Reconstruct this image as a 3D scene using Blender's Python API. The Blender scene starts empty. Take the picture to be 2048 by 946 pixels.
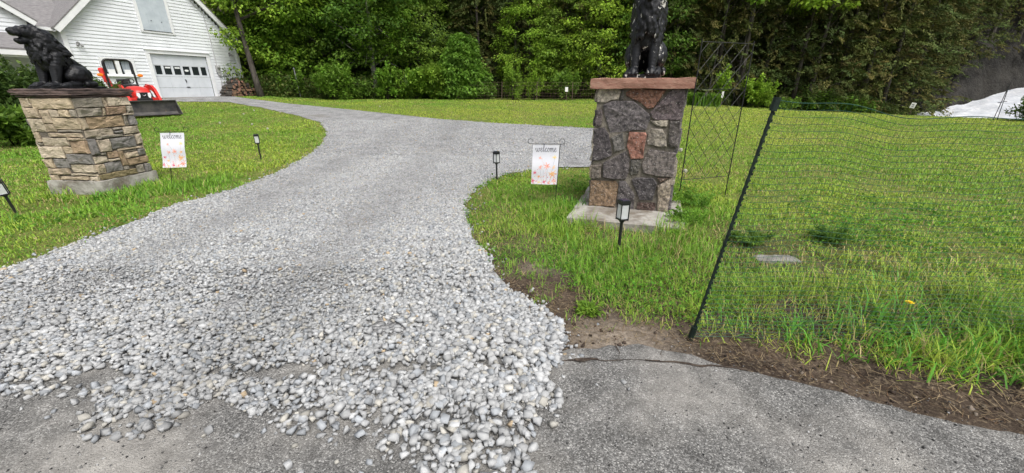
import bpy, bmesh, math, random
import numpy as np
from mathutils import Vector, Matrix, noise as mnoise
from mathutils.geometry import delaunay_2d_cdt

random.seed(7)
RNG = np.random.default_rng(7)
SC = bpy.context.scene
COL = SC.collection
PI = math.pi
R = math.radians

# ------------------------------------------------------------------ helpers
def link(o, parent=None):
    COL.objects.link(o)
    if parent is not None:
        o.parent = parent
    return o

def tag(o, label=None, cat=None, group=None, kind=None):
    if label: o['label'] = label
    if cat: o['category'] = cat
    if group: o['group'] = group
    if kind: o['kind'] = kind
    return o

def empty(name, loc=(0, 0, 0), rz=0.0, label=None, cat=None, group=None, scale=1.0):
    o = bpy.data.objects.new(name, None)
    o.empty_display_size = .2
    o.location = loc
    o.rotation_euler = (0, 0, rz)
    o.scale = (scale,) * 3
    link(o)
    return tag(o, label, cat, group)

def copy_tree(o, parent=None):
    c = o.copy()
    link(c, parent)
    for ch in list(o.children):
        copy_tree(ch, c)
    return c

class MB:
    """collects shapes; build() links them as one mesh object"""
    def __init__(self):
        self.v = []; self.f = []; self.m = []
    def add(self, vs, fs, mi=0):
        b = len(self.v)
        self.v.extend([tuple(p) for p in vs])
        for f in fs:
            self.f.append(tuple(i + b for i in f)); self.m.append(mi)
    def box(self, c, s, mi=0, rz=0, rot=None, bevel=0.0):
        x, y, z = s[0] / 2, s[1] / 2, s[2] / 2
        if bevel > 0:
            bm = bmesh.new()
            bmesh.ops.create_cube(bm, size=1)
            for v in bm.verts: v.co = Vector((v.co.x * s[0], v.co.y * s[1], v.co.z * s[2]))
            bmesh.ops.bevel(bm, geom=list(bm.edges), offset=bevel, segments=2, affect='EDGES', profile=.6)
            vs = [v.co.copy() for v in bm.verts]
            bm.verts.index_update()
            fs = [[v.index for v in f.verts] for f in bm.faces]
            bm.free()
        else:
            vs = [Vector((a * x, b * y, d * z)) for a in (-1, 1) for b in (-1, 1) for d in (-1, 1)]
            fs = [(0, 1, 3, 2), (4, 6, 7, 5), (0, 4, 5, 1), (2, 3, 7, 6), (0, 2, 6, 4), (1, 5, 7, 3)]
        M3 = rot if rot is not None else Matrix.Rotation(rz, 3, 'Z')
        c = Vector(c)
        self.add([M3 @ v + c for v in vs], fs, mi)
    def tube(self, pts, r, n=8, mi=0, cap=True):
        pts = [Vector(p) for p in pts]
        k = len(pts)
        rs = r if isinstance(r, (list, tuple)) else [r] * k
        vs = []; fs = []
        up = None
        for i, p in enumerate(pts):
            d = (pts[min(i + 1, k - 1)] - pts[max(i - 1, 0)])
            d = d.normalized() if d.length > 1e-9 else Vector((0, 0, 1))
            if up is None:
                up = Vector((0, 0, 1)) if abs(d.z) < .9 else Vector((1, 0, 0))
            a = d.cross(up)
            if a.length < 1e-6: a = d.orthogonal()
            a.normalize(); b = a.cross(d).normalized(); up = b
            for j in range(n):
                t = 2 * PI * j / n
                vs.append(p + (a * math.cos(t) + b * math.sin(t)) * rs[i])
        for i in range(k - 1):
            for j in range(n):
                j2 = (j + 1) % n
                fs.append((i * n + j, i * n + j2, (i + 1) * n + j2, (i + 1) * n + j))
        if cap:
            fs.append(tuple(range(n - 1, -1, -1)))
            fs.append(tuple((k - 1) * n + j for j in range(n)))
        self.add(vs, fs, mi)
    def lathe(self, prof, n=20, mi=0, M=None):
        """prof: (radius, height) about z"""
        M = M or Matrix.Identity(4)
        vs = []; fs = []
        for (r, h) in prof:
            for j in range(n):
                t = 2 * PI * j / n
                vs.append(M @ Vector((r * math.cos(t), r * math.sin(t), h)))
        for i in range(len(prof) - 1):
            for j in range(n):
                j2 = (j + 1) % n
                fs.append((i * n + j, i * n + j2, (i + 1) * n + j2, (i + 1) * n + j))
        fs.append(tuple(range(n - 1, -1, -1)))
        fs.append(tuple((len(prof) - 1) * n + j for j in range(n)))
        self.add(vs, fs, mi)
    def prism(self, poly, d, M=None, mi=0):
        """poly in local xy, extruded 0..d along local z"""
        M = M or Matrix.Identity(4)
        n = len(poly)
        vs = [M @ Vector((x, y, 0)) for x, y in poly] + [M @ Vector((x, y, d)) for x, y in poly]
        fs = [tuple(range(n - 1, -1, -1)), tuple(range(n, 2 * n))]
        fs += [(i, (i + 1) % n, n + (i + 1) % n, n + i) for i in range(n)]
        self.add(vs, fs, mi)
    def build(self, name, mats, parent=None, smooth=False, loc=None, fix=True):
        me = bpy.data.meshes.new(name)
        me.from_pydata(self.v, [], self.f)
        mats = mats if isinstance(mats, (list, tuple)) else [mats]
        for m in mats: me.materials.append(m)
        me.polygons.foreach_set('material_index', self.m)
        if smooth: me.polygons.foreach_set('use_smooth', [True] * len(me.polygons))
        if fix:
            bm = bmesh.new(); bm.from_mesh(me)
            bmesh.ops.recalc_face_normals(bm, faces=bm.faces)
            bm.to_mesh(me); bm.free()
        me.update()
        o = bpy.data.objects.new(name, me)
        if loc is not None: o.location = loc
        return link(o, parent)

def npmesh(name, V, F, mat, col=None, smooth=False):
    """V (n,3); F: list of int arrays (k,3) / (k,4); col (n,3) per vertex"""
    me = bpy.data.meshes.new(name)
    V = np.ascontiguousarray(V, dtype=np.float32)
    me.vertices.add(len(V)); me.vertices.foreach_set('co', V.ravel())
    F = [np.asarray(f, dtype=np.int32) for f in F if len(f)]
    nl = sum(f.size for f in F); npol = sum(len(f) for f in F)
    me.loops.add(nl); me.polygons.add(npol)
    me.loops.foreach_set('vertex_index', np.concatenate([f.ravel() for f in F]))
    tot = np.concatenate([np.full(len(f), f.shape[1], np.int32) for f in F])
    start = np.concatenate([[0], np.cumsum(tot)[:-1]]).astype(np.int32)
    me.polygons.foreach_set('loop_start', start)
    if smooth: me.polygons.foreach_set('use_smooth', np.ones(npol, dtype=bool))
    if col is not None:
        a = me.color_attributes.new('col', 'FLOAT_COLOR', 'POINT')
        c4 = np.ones((len(V), 4), np.float32); c4[:, :3] = col
        a.data.foreach_set('color', c4.ravel())
    if mat is not None: me.materials.append(mat)
    me.update(calc_edges=True)
    me.validate()
    return me

def mobj(name, me, parent=None, loc=None):
    o = bpy.data.objects.new(name, me)
    if loc is not None: o.location = loc
    return link(o, parent)

# value noise on arrays
def _h(ix, iy, s):
    n = (ix * 374761393 + iy * 668265263 + s * 974634777) & 0xffffffff
    n = ((n ^ (n >> 13)) * 1274126177) & 0xffffffff
    return ((n ^ (n >> 16)) & 0xffff) / 65535.0
def vn(x, y, s=0):
    x = np.asarray(x, float); y = np.asarray(y, float)
    ix = np.floor(x).astype(np.int64); iy = np.floor(y).astype(np.int64)
    fx = x - ix; fy = y - iy
    fx = fx * fx * (3 - 2 * fx); fy = fy * fy * (3 - 2 * fy)
    a = _h(ix, iy, s); b = _h(ix + 1, iy, s); c = _h(ix, iy + 1, s); d = _h(ix + 1, iy + 1, s)
    return (a * (1 - fx) + b * fx) * (1 - fy) + (c * (1 - fx) + d * fx) * fy
def fbm(x, y, s=0, o=3):
    t = 0; a = .5; n = 0
    for k in range(o):
        t = t + a * vn(x * 2 ** k, y * 2 ** k, s + k * 17); n += a; a *= .5
    return t / n
def pip(poly, X, Y):
    X = np.asarray(X); Y = np.asarray(Y)
    ins = np.zeros(X.shape, bool)
    n = len(poly)
    for i in range(n):
        x1, y1 = poly[i]; x2, y2 = poly[(i + 1) % n]
        if y1 == y2: continue
        c = ((y1 > Y) != (y2 > Y)) & (X < (x2 - x1) * (Y - y1) / (y2 - y1) + x1)
        ins ^= c
    return ins
def SS(a, b, x):
    t = np.clip((np.asarray(x, float) - a) / (b - a), 0, 1)
    return t * t * (3 - 2 * t)

# ------------------------------------------------------------------ materials
def nd(nt, t, **kw):
    n = nt.nodes.new(t)
    for k, v in kw.items(): setattr(n, k, v)
    return n
def mat(name, c, c2=None, scale=8, rough=.7, bump=0.0, bscale=40, metal=0.0, spec=.3, attr=False, lo=.38, hi=.62,
        transl=0.0, objrand=0.0, detail=6, bdist=.02, stretch=None, c3=None, s3=30, lo3=.6, hi3=.68):
    m = bpy.data.materials.new(name); m.use_nodes = True
    nt = m.node_tree; L = nt.links
    b = nt.nodes['Principled BSDF']; out = nt.nodes['Material Output']
    b.inputs['Roughness'].default_value = rough
    b.inputs['Metallic'].default_value = metal
    b.inputs['Specular IOR Level'].default_value = spec
    tc = nd(nt, 'ShaderNodeTexCoord')
    vec = tc.outputs['Object']
    if stretch:
        mp = nd(nt, 'ShaderNodeMapping'); mp.inputs['Scale'].default_value = stretch
        L.new(vec, mp.inputs['Vector']); vec = mp.outputs['Vector']
    def noise(s, d=detail):
        n = nd(nt, 'ShaderNodeTexNoise'); n.inputs['Scale'].default_value = s; n.inputs['Detail'].default_value = d
        n.inputs['Roughness'].default_value = .6
        L.new(vec, n.inputs['Vector']); return n.outputs['Fac']
    def ramp(fac, l, h):
        r = nd(nt, 'ShaderNodeMapRange'); r.inputs['From Min'].default_value = l; r.inputs['From Max'].default_value = h
        L.new(fac, r.inputs['Value']); return r.outputs['Result']
    def mix(f, a, bb, mode='MIX'):
        x = nd(nt, 'ShaderNodeMix', data_type='RGBA', blend_type=mode)
        if isinstance(f, (int, float)): x.inputs[0].default_value = f
        else: L.new(f, x.inputs[0])
        for s, val in ((6, a), (7, bb)):
            if isinstance(val, tuple): x.inputs[s].default_value = (*val, 1)
            else: L.new(val, x.inputs[s])
        return x.outputs[2]
    if attr:
        at = nd(nt, 'ShaderNodeAttribute', attribute_name='col')
        cur = at.outputs['Color']
        if c2 is not None:      # c, c2 act as multipliers
            cur = mix(1.0, cur, mix(ramp(noise(scale), lo, hi), c, c2), 'MULTIPLY')
    elif c2 is not None:
        cur = mix(ramp(noise(scale), lo, hi), c, c2)
    else:
        cur = None
        b.inputs['Base Color'].default_value = (*c, 1)
    if c3 is not None:
        cur = mix(ramp(noise(s3), lo3, hi3), cur if cur is not None else c, c3)
    if objrand:
        oi = nd(nt, 'ShaderNodeObjectInfo')
        r = nd(nt, 'ShaderNodeMapRange'); r.inputs['To Min'].default_value = 1 - objrand; r.inputs['To Max'].default_value = 1 + objrand
        L.new(oi.outputs['Random'], r.inputs['Value'])
        hs = nd(nt, 'ShaderNodeHueSaturation'); L.new(r.outputs['Result'], hs.inputs['Value'])
        r2 = nd(nt, 'ShaderNodeMapRange'); r2.inputs['To Min'].default_value = .5 + objrand * .06; r2.inputs['To Max'].default_value = .5 - objrand * .06
        L.new(oi.outputs['Random'], r2.inputs['Value']); L.new(r2.outputs['Result'], hs.inputs['Hue'])
        if cur is None: hs.inputs['Color'].default_value = (*c, 1)
        else: L.new(cur, hs.inputs['Color'])
        cur = hs.outputs['Color']
    if cur is not None: L.new(cur, b.inputs['Base Color'])
    if bump:
        bp = nd(nt, 'ShaderNodeBump'); bp.inputs['Strength'].default_value = bump; bp.inputs['Distance'].default_value = bdist
        L.new(noise(bscale, 8), bp.inputs['Height']); L.new(bp.outputs['Normal'], b.inputs['Normal'])
    if transl:
        t = nd(nt, 'ShaderNodeBsdfTranslucent')
        if cur is not None: L.new(cur, t.inputs['Color'])
        else: t.inputs['Color'].default_value = (*c, 1)
        ms = nd(nt, 'ShaderNodeMixShader'); ms.inputs[0].default_value = transl
        L.new(b.outputs[0], ms.inputs[1]); L.new(t.outputs[0], ms.inputs[2]); L.new(ms.outputs[0], out.inputs['Surface'])
    return m

def cellmat(name, cols, vscale, bump, bdist, rough=.85, dirt=None, dscale=1.5, dlo=.55, dhi=.7, fine=None):
    """surface of small stones: voronoi cells with a colour each, bumped"""
    m = bpy.data.materials.new(name); m.use_nodes = True
    nt = m.node_tree; L = nt.links; b = nt.nodes['Principled BSDF']
    b.inputs['Roughness'].default_value = rough; b.inputs['Specular IOR Level'].default_value = .2
    tc = nd(nt, 'ShaderNodeTexCoord')
    v = nd(nt, 'ShaderNodeTexVoronoi'); v.inputs['Scale'].default_value = vscale
    L.new(tc.outputs['Object'], v.inputs['Vector'])
    sep = nd(nt, 'ShaderNodeSeparateColor'); L.new(v.outputs['Color'], sep.inputs['Color'])
    cr = nd(nt, 'ShaderNodeValToRGB'); e = cr.color_ramp.elements
    for i, (p, c) in enumerate(cols):
        el = e[i] if i < 2 else e.new(p)
        el.position = p; el.color = (*c, 1)
    L.new(sep.outputs[0], cr.inputs['Fac'])
    cur = cr.outputs['Color']
    if dirt:
        n = nd(nt, 'ShaderNodeTexNoise'); n.inputs['Scale'].default_value = dscale; n.inputs['Detail'].default_value = 7
        L.new(tc.outputs['Object'], n.inputs['Vector'])
        r = nd(nt, 'ShaderNodeMapRange'); r.inputs['From Min'].default_value = dlo; r.inputs['From Max'].default_value = dhi
        L.new(n.outputs['Fac'], r.inputs['Value'])
        x = nd(nt, 'ShaderNodeMix', data_type='RGBA'); L.new(r.outputs['Result'], x.inputs[0]); L.new(cur, x.inputs[6]); x.inputs[7].default_value = (*dirt, 1)
        cur = x.outputs[2]
    if fine:
        n = nd(nt, 'ShaderNodeTexNoise'); n.inputs['Scale'].default_value = fine; n.inputs['Detail'].default_value = 6
        L.new(tc.outputs['Object'], n.inputs['Vector'])
        r = nd(nt, 'ShaderNodeMapRange'); r.inputs['From Min'].default_value = .3; r.inputs['From Max'].default_value = .7
        r.inputs['To Min'].default_value = .72; r.inputs['To Max'].default_value = 1.25
        L.new(n.outputs['Fac'], r.inputs['Value'])
        x = nd(nt, 'ShaderNodeMix', data_type='RGBA', blend_type='MULTIPLY'); x.inputs[0].default_value = 1
        L.new(cur, x.inputs[6]); L.new(r.outputs['Result'], x.inputs[7]); cur = x.outputs[2]
    L.new(cur, b.inputs['Base Color'])
    bp = nd(nt, 'ShaderNodeBump'); bp.inputs['Strength'].default_value = bump; bp.inputs['Distance'].default_value = bdist
    bp.invert = True
    L.new(v.outputs['Distance'], bp.inputs['Height']); L.new(bp.outputs['Normal'], b.inputs['Normal'])
    return m

M_leaf = mat('leaf_bright', (.8, .8, .8), (1.25, 1.2, 1.1), scale=1.3, attr=True, rough=.55, spec=.2, transl=.4, objrand=.22)
M_cedar = mat('leaf_cedar', (.75, .75, .75), (1.25, 1.2, 1.1), scale=1.6, attr=True, rough=.7, spec=.12, transl=.12, objrand=.25)
M_bark = mat('bark', (.035, .03, .025), (.085, .075, .064), scale=9, rough=.9, bump=.8, bscale=18, bdist=.03, stretch=(1, 1, .25))
M_greybark = mat('grey_bark', (.2, .19, .175), (.36, .35, .33), scale=7, rough=.9, bump=.5, bscale=20)
M_grass = mat('grass_blade', (1, 1, 1), attr=True, rough=.5, spec=.25, transl=.3)
M_black = mat('black_metal', (.012, .012, .013), rough=.45, spec=.4)
M_blackpl = mat('black_plastic', (.015, .016, .017), rough=.38, spec=.45)
M_white = mat('white_paint', (.74, .75, .76), (.66, .67, .69), scale=2.5, rough=.55)
M_trim = mat('white_trim', (.78, .79, .8), (.7, .71, .73), scale=3, rough=.5)
M_doorw = mat('door_white', (.62, .65, .69), (.55, .58, .62), scale=2, rough=.5)
M_glassd = mat('dark_glass', (.02, .024, .028), rough=.08, spec=.5)
M_shingle = mat('shingles', (.15, .145, .15), (.24, .23, .23), scale=14, rough=.92, bump=.7, bscale=30, stretch=(.5, 2, 2))
M_concrete = mat('concrete', (.38, .365, .33), (.25, .235, .21), scale=6, rough=.9, bump=.5, bscale=35, c3=(.17, .145, .115), s3=5, lo3=.5, hi3=.66)
M_mortar = mat('mortar', (.13, .115, .095), (.24, .215, .18), scale=14, rough=.95, bump=.6, bscale=60)
M_mortar_dark = mat('dark_mortar', (.1, .085, .07), (.17, .15, .125), scale=14, rough=.95, bump=.6, bscale=60)
# ------------------------------------------------------------------ the lie of the land
_GY = np.array([(-80, 0), (6, 0), (9, .06), (12, .18), (15, .30), (18, .46), (21, .62), (24, .70), (28, .78), (90, .9)])
def T(x, y):
    x = np.asarray(x, float); y = np.asarray(y, float)
    z = 0
    for k, w in ((-2, .1), (-1, .2), (0, .4), (1, .2), (2, .1)):
        z = z + w * np.interp(y + k * .5, _GY[:, 0], _GY[:, 1])
    z = z + .2 * (1 - SS(-16, -10, x)) * SS(18, 22, y)
    z = z * (1 - .95 * SS(4, 22, x))
    # beyond the lawn on the river side the land drops away
    r = np.hypot(x, y); az = np.degrees(np.arctan2(x, np.maximum(y, .01)))
    z = z - 2.2 * SS(29.8, 36, r) * SS(39, 44, az) * (y > 5)
    return z
def Tz(x, y): return float(T(x, y))

DRIVE_LEFT = [(-.1, 2.02), (-.35, 2.0), (-.6, 2.03), (-.85, 2.0), (-1.1, 2.04), (-1.35, 2.0), (-1.6, 2.03), (-1.9, 2.05), (-2.2, 2.0), (-2.5, 2.03), (-2.8, 2.0), (-3.2, 2.04), (-3.6, 2.0), (-4.0, 2.03), (-4.3, 2.0), (-4.22, 2.4), (-4.14, 2.93), (-4.08, 3.29), (-4.16, 3.95), (-4.22, 4.91), (-4.03, 5.69), (-4.03, 6.89), (-4.3, 8.59), (-4.59, 9.86),
              (-5.35, 11.93), (-6.61, 14.27), (-8.15, 16.03), (-11.59, 19.31), (-13.86, 20.72), (-15.95, 20.58), (-18.05, 20.9)]
DRIVE_BACK = [(-17.1, 24.9), (-16.4, 24.6), (-14.49, 22.96), (-10.37, 20.59), (-5.69, 17.38), (-2.83, 15.27), (-.4, 13.87), (1.22, 13.24), (2.75, 12.5), (3.4, 11.2), (3.2, 9.3), (2.5, 7.9)]
DRIVE_RIGHT = [(1.52, 7.32), (.69, 7.22), (.23, 7.01), (-.12, 6.7), (-.39, 6.23), (-.54, 5.69), (-.63, 4.91), (-.53, 4.3), (-.35, 3.53), (-.16, 2.97),
               (-.01, 2.63), (.12, 2.41), (.24, 2.17), (.27, 1.96), (.25, 1.79)]
DRIVE = DRIVE_LEFT + DRIVE_BACK + DRIVE_RIGHT
LOOSE = [(.25, 1.79), (.2, 1.6), (.16, 1.4), (.13, 1.2), (.1, .6), (-.25, .9), (-.32, 1.12), (-.46, 1.17), (-.6, 1.24), (-.8, 1.22), (-.98, 1.28), (-1.18, 1.36),
         (-1.48, 1.46), (-1.58, 1.3), (-1.75, 1.3), (-1.93, 1.5), (-2.17, 1.55), (-2.4, 1.47), (-3.2, 1.55), (-4.25, 1.62), (-4.3, 1.79)]
ROAD_EDGE = [(-60, 4.5), (-25, 2.2), (-10, 1.82), (-6, 1.79), (-4.4, 1.8), (-4.25, 2.15), (-2, 2.15), (-.2, 2.1), (.12, 1.95), (.27, 1.9), (.36, 1.93), (.45, 1.91), (.56, 1.945), (.66, 1.93), (.74, 1.95), (.8, 1.925), (.92, 1.9), (1.0, 1.87), (1.08, 1.815), (1.15, 1.765), (1.25, 1.74), (1.34, 1.70), (1.55, 1.59), (1.8, 1.46),
             (2.05, 1.37), (2.2, 1.31), (3, .95), (4.5, .4), (8, -.8), (25, -4.5), (60, -9)]
DIRT = [(-.3, 3.2), (-.06, 3.02), (.11, 3.15), (.28, 3.1), (.33, 2.76), (.6, 2.47), (.86, 2.28), (1.06, 2.13), (1.2, 2.02), (1.4, 1.94), (1.63, 1.86), (1.87, 1.78), (2.04, 1.7), (2.3, 1.6), (2.55, 1.54),
        (3.2, 1.25), (5, .6), (5, 0), (.1, 0), (.1, 1.7), (-.1, 2.2)]
BARE = [(-1.1, 1.7, .13), (-2.13, 1.66, .14), (-3.29, 5.28, .3), (-4.7, 11.6, .7), (-.78, 2.11, .15), (-3.0, 1.75, .12), (-2.6, 3.6, .15), (-1.9, 2.4, .1)]
_RE = np.array(ROAD_EDGE)
def road_y(x): return np.interp(x, _RE[:, 0], _RE[:, 1])

def TD(x, y):
    """the ground with the lumps and ruts of the bare verge"""
    x = np.asarray(x, float); y = np.asarray(y, float)
    m = SS(.1, .32, y - road_y(x)) * SS(4.3, 3.2, y) * SS(-.5, .1, x + .3 * (2.4 - y)) * SS(5.2, 4.4, x) * (~pip(DRIVE, x, y))
    return T(x, y) + m * (.055 * (fbm(x * 2.3, y * 3.2, 90) - .42) + .03 * (fbm(x * 9, y * 9, 91) - .5) + .012 * (vn(x * 26, y * 26, 92) - .5) + .012)
# ground: one sheet, finer close to the viewer
def axis(segs):
    out = []
    for a, b, s in segs: out += list(np.arange(a, b, s))
    return np.array(out + [segs[-1][1]])
gx = axis([(-400, -60, 40), (-60, -20, 2.5), (-20, -.6, .6), (-.6, 4.8, .04), (4.8, 28, .6), (28, 60, 2.5), (60, 400, 40)])
gy = axis([(-300, -20, 40), (-20, 0, 2), (0, .9, .3), (.9, 3.9, .04), (3.9, 32, .6), (32, 60, 4), (60, 400, 40)])
GX, GYY = np.meshgrid(gx, gy)
V = np.stack([GX.ravel(), GYY.ravel(), TD(GX, GYY).ravel()], 1)
nx = len(gx); idx = np.arange(len(V)).reshape(len(gy), nx)
F = np.stack([idx[:-1, :-1].ravel(), idx[:-1, 1:].ravel(), idx[1:, 1:].ravel(), idx[1:, :-1].ravel()], 1)
def ground_mat():
    m = bpy.data.materials.new('soil'); m.use_nodes = True
    nt = m.node_tree; L = nt.links; b = nt.nodes['Principled BSDF']
    b.inputs['Roughness'].default_value = .95; b.inputs['Specular IOR Level'].default_value = .1
    tc = nd(nt, 'ShaderNodeTexCoord')
    def noise(s, d=7):
        n = nd(nt, 'ShaderNodeTexNoise'); n.inputs['Scale'].default_value = s; n.inputs['Detail'].default_value = d; n.inputs['Roughness'].default_value = .65
        L.new(tc.outputs['Object'], n.inputs['Vector']); return n.outputs['Fac']
    def rng(f, a, c, lo=0, hi=1):
        r = nd(nt, 'ShaderNodeMapRange'); r.inputs['From Min'].default_value = a; r.inputs['From Max'].default_value = c
        r.inputs['To Min'].default_value = lo; r.inputs['To Max'].default_value = hi
        L.new(f, r.inputs['Value']); return r.outputs['Result']
    def mix(f, a, c):
        x = nd(nt, 'ShaderNodeMix', data_type='RGBA'); L.new(f, x.inputs[0])
        for s, v in ((6, a), (7, c)):
            if isinstance(v, tuple): x.inputs[s].default_value = (*v, 1)
            else: L.new(v, x.inputs[s])
        return x.outputs[2]
    soil = mix(rng(noise(2.2), .38, .62), (.026, .019, .015), (.095, .071, .053))
    soil = mix(rng(noise(45), .5, .72), soil, (.21, .165, .115))
    turf = mix(rng(noise(5), .35, .65), (.09, .14, .025), (.17, .18, .05))
    at = nd(nt, 'ShaderNodeAttribute', attribute_name='col')
    sep = nd(nt, 'ShaderNodeSeparateColor'); L.new(at.outputs['Color'], sep.inputs[0])
    soil = mix(sep.outputs[1], soil, mix(rng(noise(30), .4, .65), (.2, .165, .13), (.33, .28, .225)))
    soil = mix(sep.outputs[2], soil, (.035, .024, .022))
    L.new(mix(sep.outputs[0], soil, turf), b.inputs['Base Color'])
    bp = nd(nt, 'ShaderNodeBump'); bp.inputs['Strength'].default_value = 1; bp.inputs['Distance'].default_value = .03
    L.new(noise(22, 9), bp.inputs['Height']); L.new(bp.outputs['Normal'], b.inputs['Normal'])
    return m
turf = np.clip((np.hypot(V[:, 0], V[:, 1]) - 3.2) / 2.5, 0, 1)
sand = np.exp(-((V[:, 0] - .62) ** 2 + ((V[:, 1] - 2.0) * 1.6) ** 2) / .1) + .7 * np.exp(-((V[:, 0] - .25) ** 2 + ((V[:, 1] - 3.0) * 1.2) ** 2) / .03)
mulch_ = np.exp(-((V[:, 0] - .75) ** 2 + ((V[:, 1] - 2.42 + .5 * (V[:, 0] - .75)) * 2.6) ** 2) / .1)
gcol = np.clip(np.stack([turf, sand, mulch_], 1), 0, 1)
tag(mobj('ground', npmesh('ground', V, [F], ground_mat(), gcol, smooth=True)), kind='structure')

# road
xs = axis([(-60, -8, 4), (-8, -1, .12), (-1, 4, .03), (4, 8, .12), (8, 60, 4)])
rows = [0, .02, .08, .2, .5, 1, 2, 4, 7, 7.5]
V = []; 
for x in xs:
    e = float(road_y(x)) + (float(fbm(x * 3.1, 0, 5)) - .5) * .07 * (abs(x) < 8) + (float(fbm(x * 14, 3, 6)) - .5) * .045 * (abs(x) < 8)
    for k, r in enumerate(rows):
        V.append((x, e - r, (0.012 if k else .001) + 0.0 * x))
V = np.array(V); n = len(rows); idx = np.arange(len(V)).reshape(len(xs), n)
F = np.stack([idx[:-1, :-1].ravel(), idx[:-1, 1:].ravel(), idx[1:, 1:].ravel(), idx[1:, :-1].ravel()], 1)[:, ::-1]
M_asphalt = cellmat('asphalt', [(0, (.075, .074, .071)), (.4, (.125, .123, .118)), (.8, (.2, .197, .19)), (1, (.34, .335, .32))], 165, .9, .005,
                    dirt=(.31, .295, .27), dscale=1.5, dlo=.44, dhi=.76, fine=9)
tag(mobj('road', npmesh('road', V, [F], M_asphalt)), kind='structure')

# driveway sheet under the stones
def poly_sheet(name, poly, step, zoff, material, jit=.03):
    pts = []
    n = len(poly)
    for i in range(n):
        a = np.array(poly[i]); b = np.array(poly[(i + 1) % n])
        k = max(1, int(np.linalg.norm(b - a) / .25))
        for j in range(k):
            p = a + (b - a) * j / k
            pts.append(Vector((p[0] + random.uniform(-jit, jit), p[1] + random.uniform(-jit, jit))))
    nb = len(pts)
    P = np.array(poly)
    X, Y = np.meshgrid(np.arange(P[:, 0].min(), P[:, 0].max(), step), np.arange(P[:, 1].min(), P[:, 1].max(), step))
    ok = pip([tuple(p) for p in pts], X, Y)
    inner = [Vector((x, y)) for x, y in zip(X[ok], Y[ok])]
    res = delaunay_2d_cdt(pts + inner, [], [list(range(nb))], 1, 1e-5)
    v2 = np.array([(p.x, p.y) for p in res[0]])
    V = np.stack([v2[:, 0], v2[:, 1], T(v2[:, 0], v2[:, 1]) + zoff], 1)
    F = np.array([f[:3] for f in res[2]])
    me = npmesh(name, V, [F], material, smooth=True)
    bm = bmesh.new(); bm.from_mesh(me); bmesh.ops.recalc_face_normals(bm, faces=bm.faces)
    if sum(f.normal.z for f in bm.faces) < 0: bmesh.ops.reverse_faces(bm, faces=bm.faces)
    bm.to_mesh(me); bm.free()
    return mobj(name, me)
M_gravelbed = cellmat('gravel_bed', [(0, (.18, .18, .182)), (.4, (.29, .29, .292)), (.75, (.365, .365, .367)), (1, (.45, .45, .445))], 42, 1, .03,
                      dirt=(.27, .255, .235), dscale=.9, dlo=.56, dhi=.74, fine=2.2)
tag(poly_sheet('driveway', DRIVE, .4, .019, M_gravelbed), kind='structure')

# soil caught in the crack that runs along the crumbling road edge
def soil_line(pts, w0):
    L_ = []; Rt = []
    P_ = []
    for p, q in zip(pts, pts[1:]):
        for j in range(8): P_.append((p[0] + (q[0] - p[0]) * j / 8, p[1] + (q[1] - p[1]) * j / 8))
    P_.append(pts[-1])
    for x, y in P_:
        w = w0 * max(.06, 2.6 * float(fbm(x * 8, y * 8, 44)) - .45) ; yj = (float(vn(x * 16, y * 3, 45)) - .5) * .02
        L_.append((x + yj * .4, y + yj + w / 2, .0165)); Rt.append((x - yj * .4, y + yj - w / 2, .0165))
    n = len(P_)
    return L_ + Rt, [(i, n + i, n + i + 1, i + 1) for i in range(n - 1)]
mb = MB()
for pts, w0 in (([(.27, 1.79), (.42, 1.8), (.55, 1.79), (.68, 1.805), (.82, 1.79), (.97, 1.76), (1.12, 1.745), (1.25, 1.71)], .013), ([(.57, 1.79), (.6, 1.85), (.59, 1.94)], .009), ([(.84, 1.785), (.82, 1.85), (.86, 1.91)], .008), ([(.34, 1.795), (.47, 1.8)], .02), ([(.72, 1.8), (.8, 1.79)], .018)):
    vs_, fs_ = soil_line(pts, w0); zz_ = {.02: .004, .018: .004, .009: .002, .008: .002}.get(w0, 0)
    mb.add([(x, y, z + zz_) for x, y, z in vs_], fs_)
tag(mb.build('road_crack', mat('crack_soil', (.03, .022, .018), (.085, .065, .05), scale=30, rough=1, bump=1, bscale=80, bdist=.01)), kind='structure')

# ------------------------------------------------------------------ gravel stones (nobody could count them)
def stone_templates(k, n=10, seed=3, flat=.55):
    rnd = random.Random(seed); out = []
    for _ in range(k):
        bm = bmesh.new()
        sx, sy, sz = 1, rnd.uniform(.65, .95), rnd.uniform(flat - .12, flat + .15)
        # crushed rock: a knocked-about block with a few broken corners
        for cx in (-1, 1):
            for cy in (-1, 1):
                for cz in (-1, 1):
                    if rnd.random() < .14: continue
                    j = lambda: rnd.uniform(-.38, .16)
                    bm.verts.new((cx * sx * (.86 + j()), cy * sy * (.86 + j()), cz * sz * (.9 + j())))
        for i in range(max(1, n - 8)):
            v = Vector((rnd.gauss(0, 1), rnd.gauss(0, 1), rnd.gauss(0, 1))).normalized() * rnd.uniform(.95, 1.2)
            bm.verts.new((v.x * sx, v.y * sy, v.z * sz))
        r = bmesh.ops.convex_hull(bm, input=bm.verts)
        junk = [g for g in r['geom_interior'] if isinstance(g, bmesh.types.BMVert)]
        if junk: bmesh.ops.delete(bm, geom=junk, context='VERTS')
        bmesh.ops.triangulate(bm, faces=bm.faces)
        bm.verts.index_update()
        out.append((np.array([v.co[:] for v in bm.verts]), np.array([[v.index for v in f.verts] for f in bm.faces])))
        bm.free()
    return out
TPL = stone_templates(18)
TPL_SMALL = stone_templates(12, 8, 5)
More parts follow.
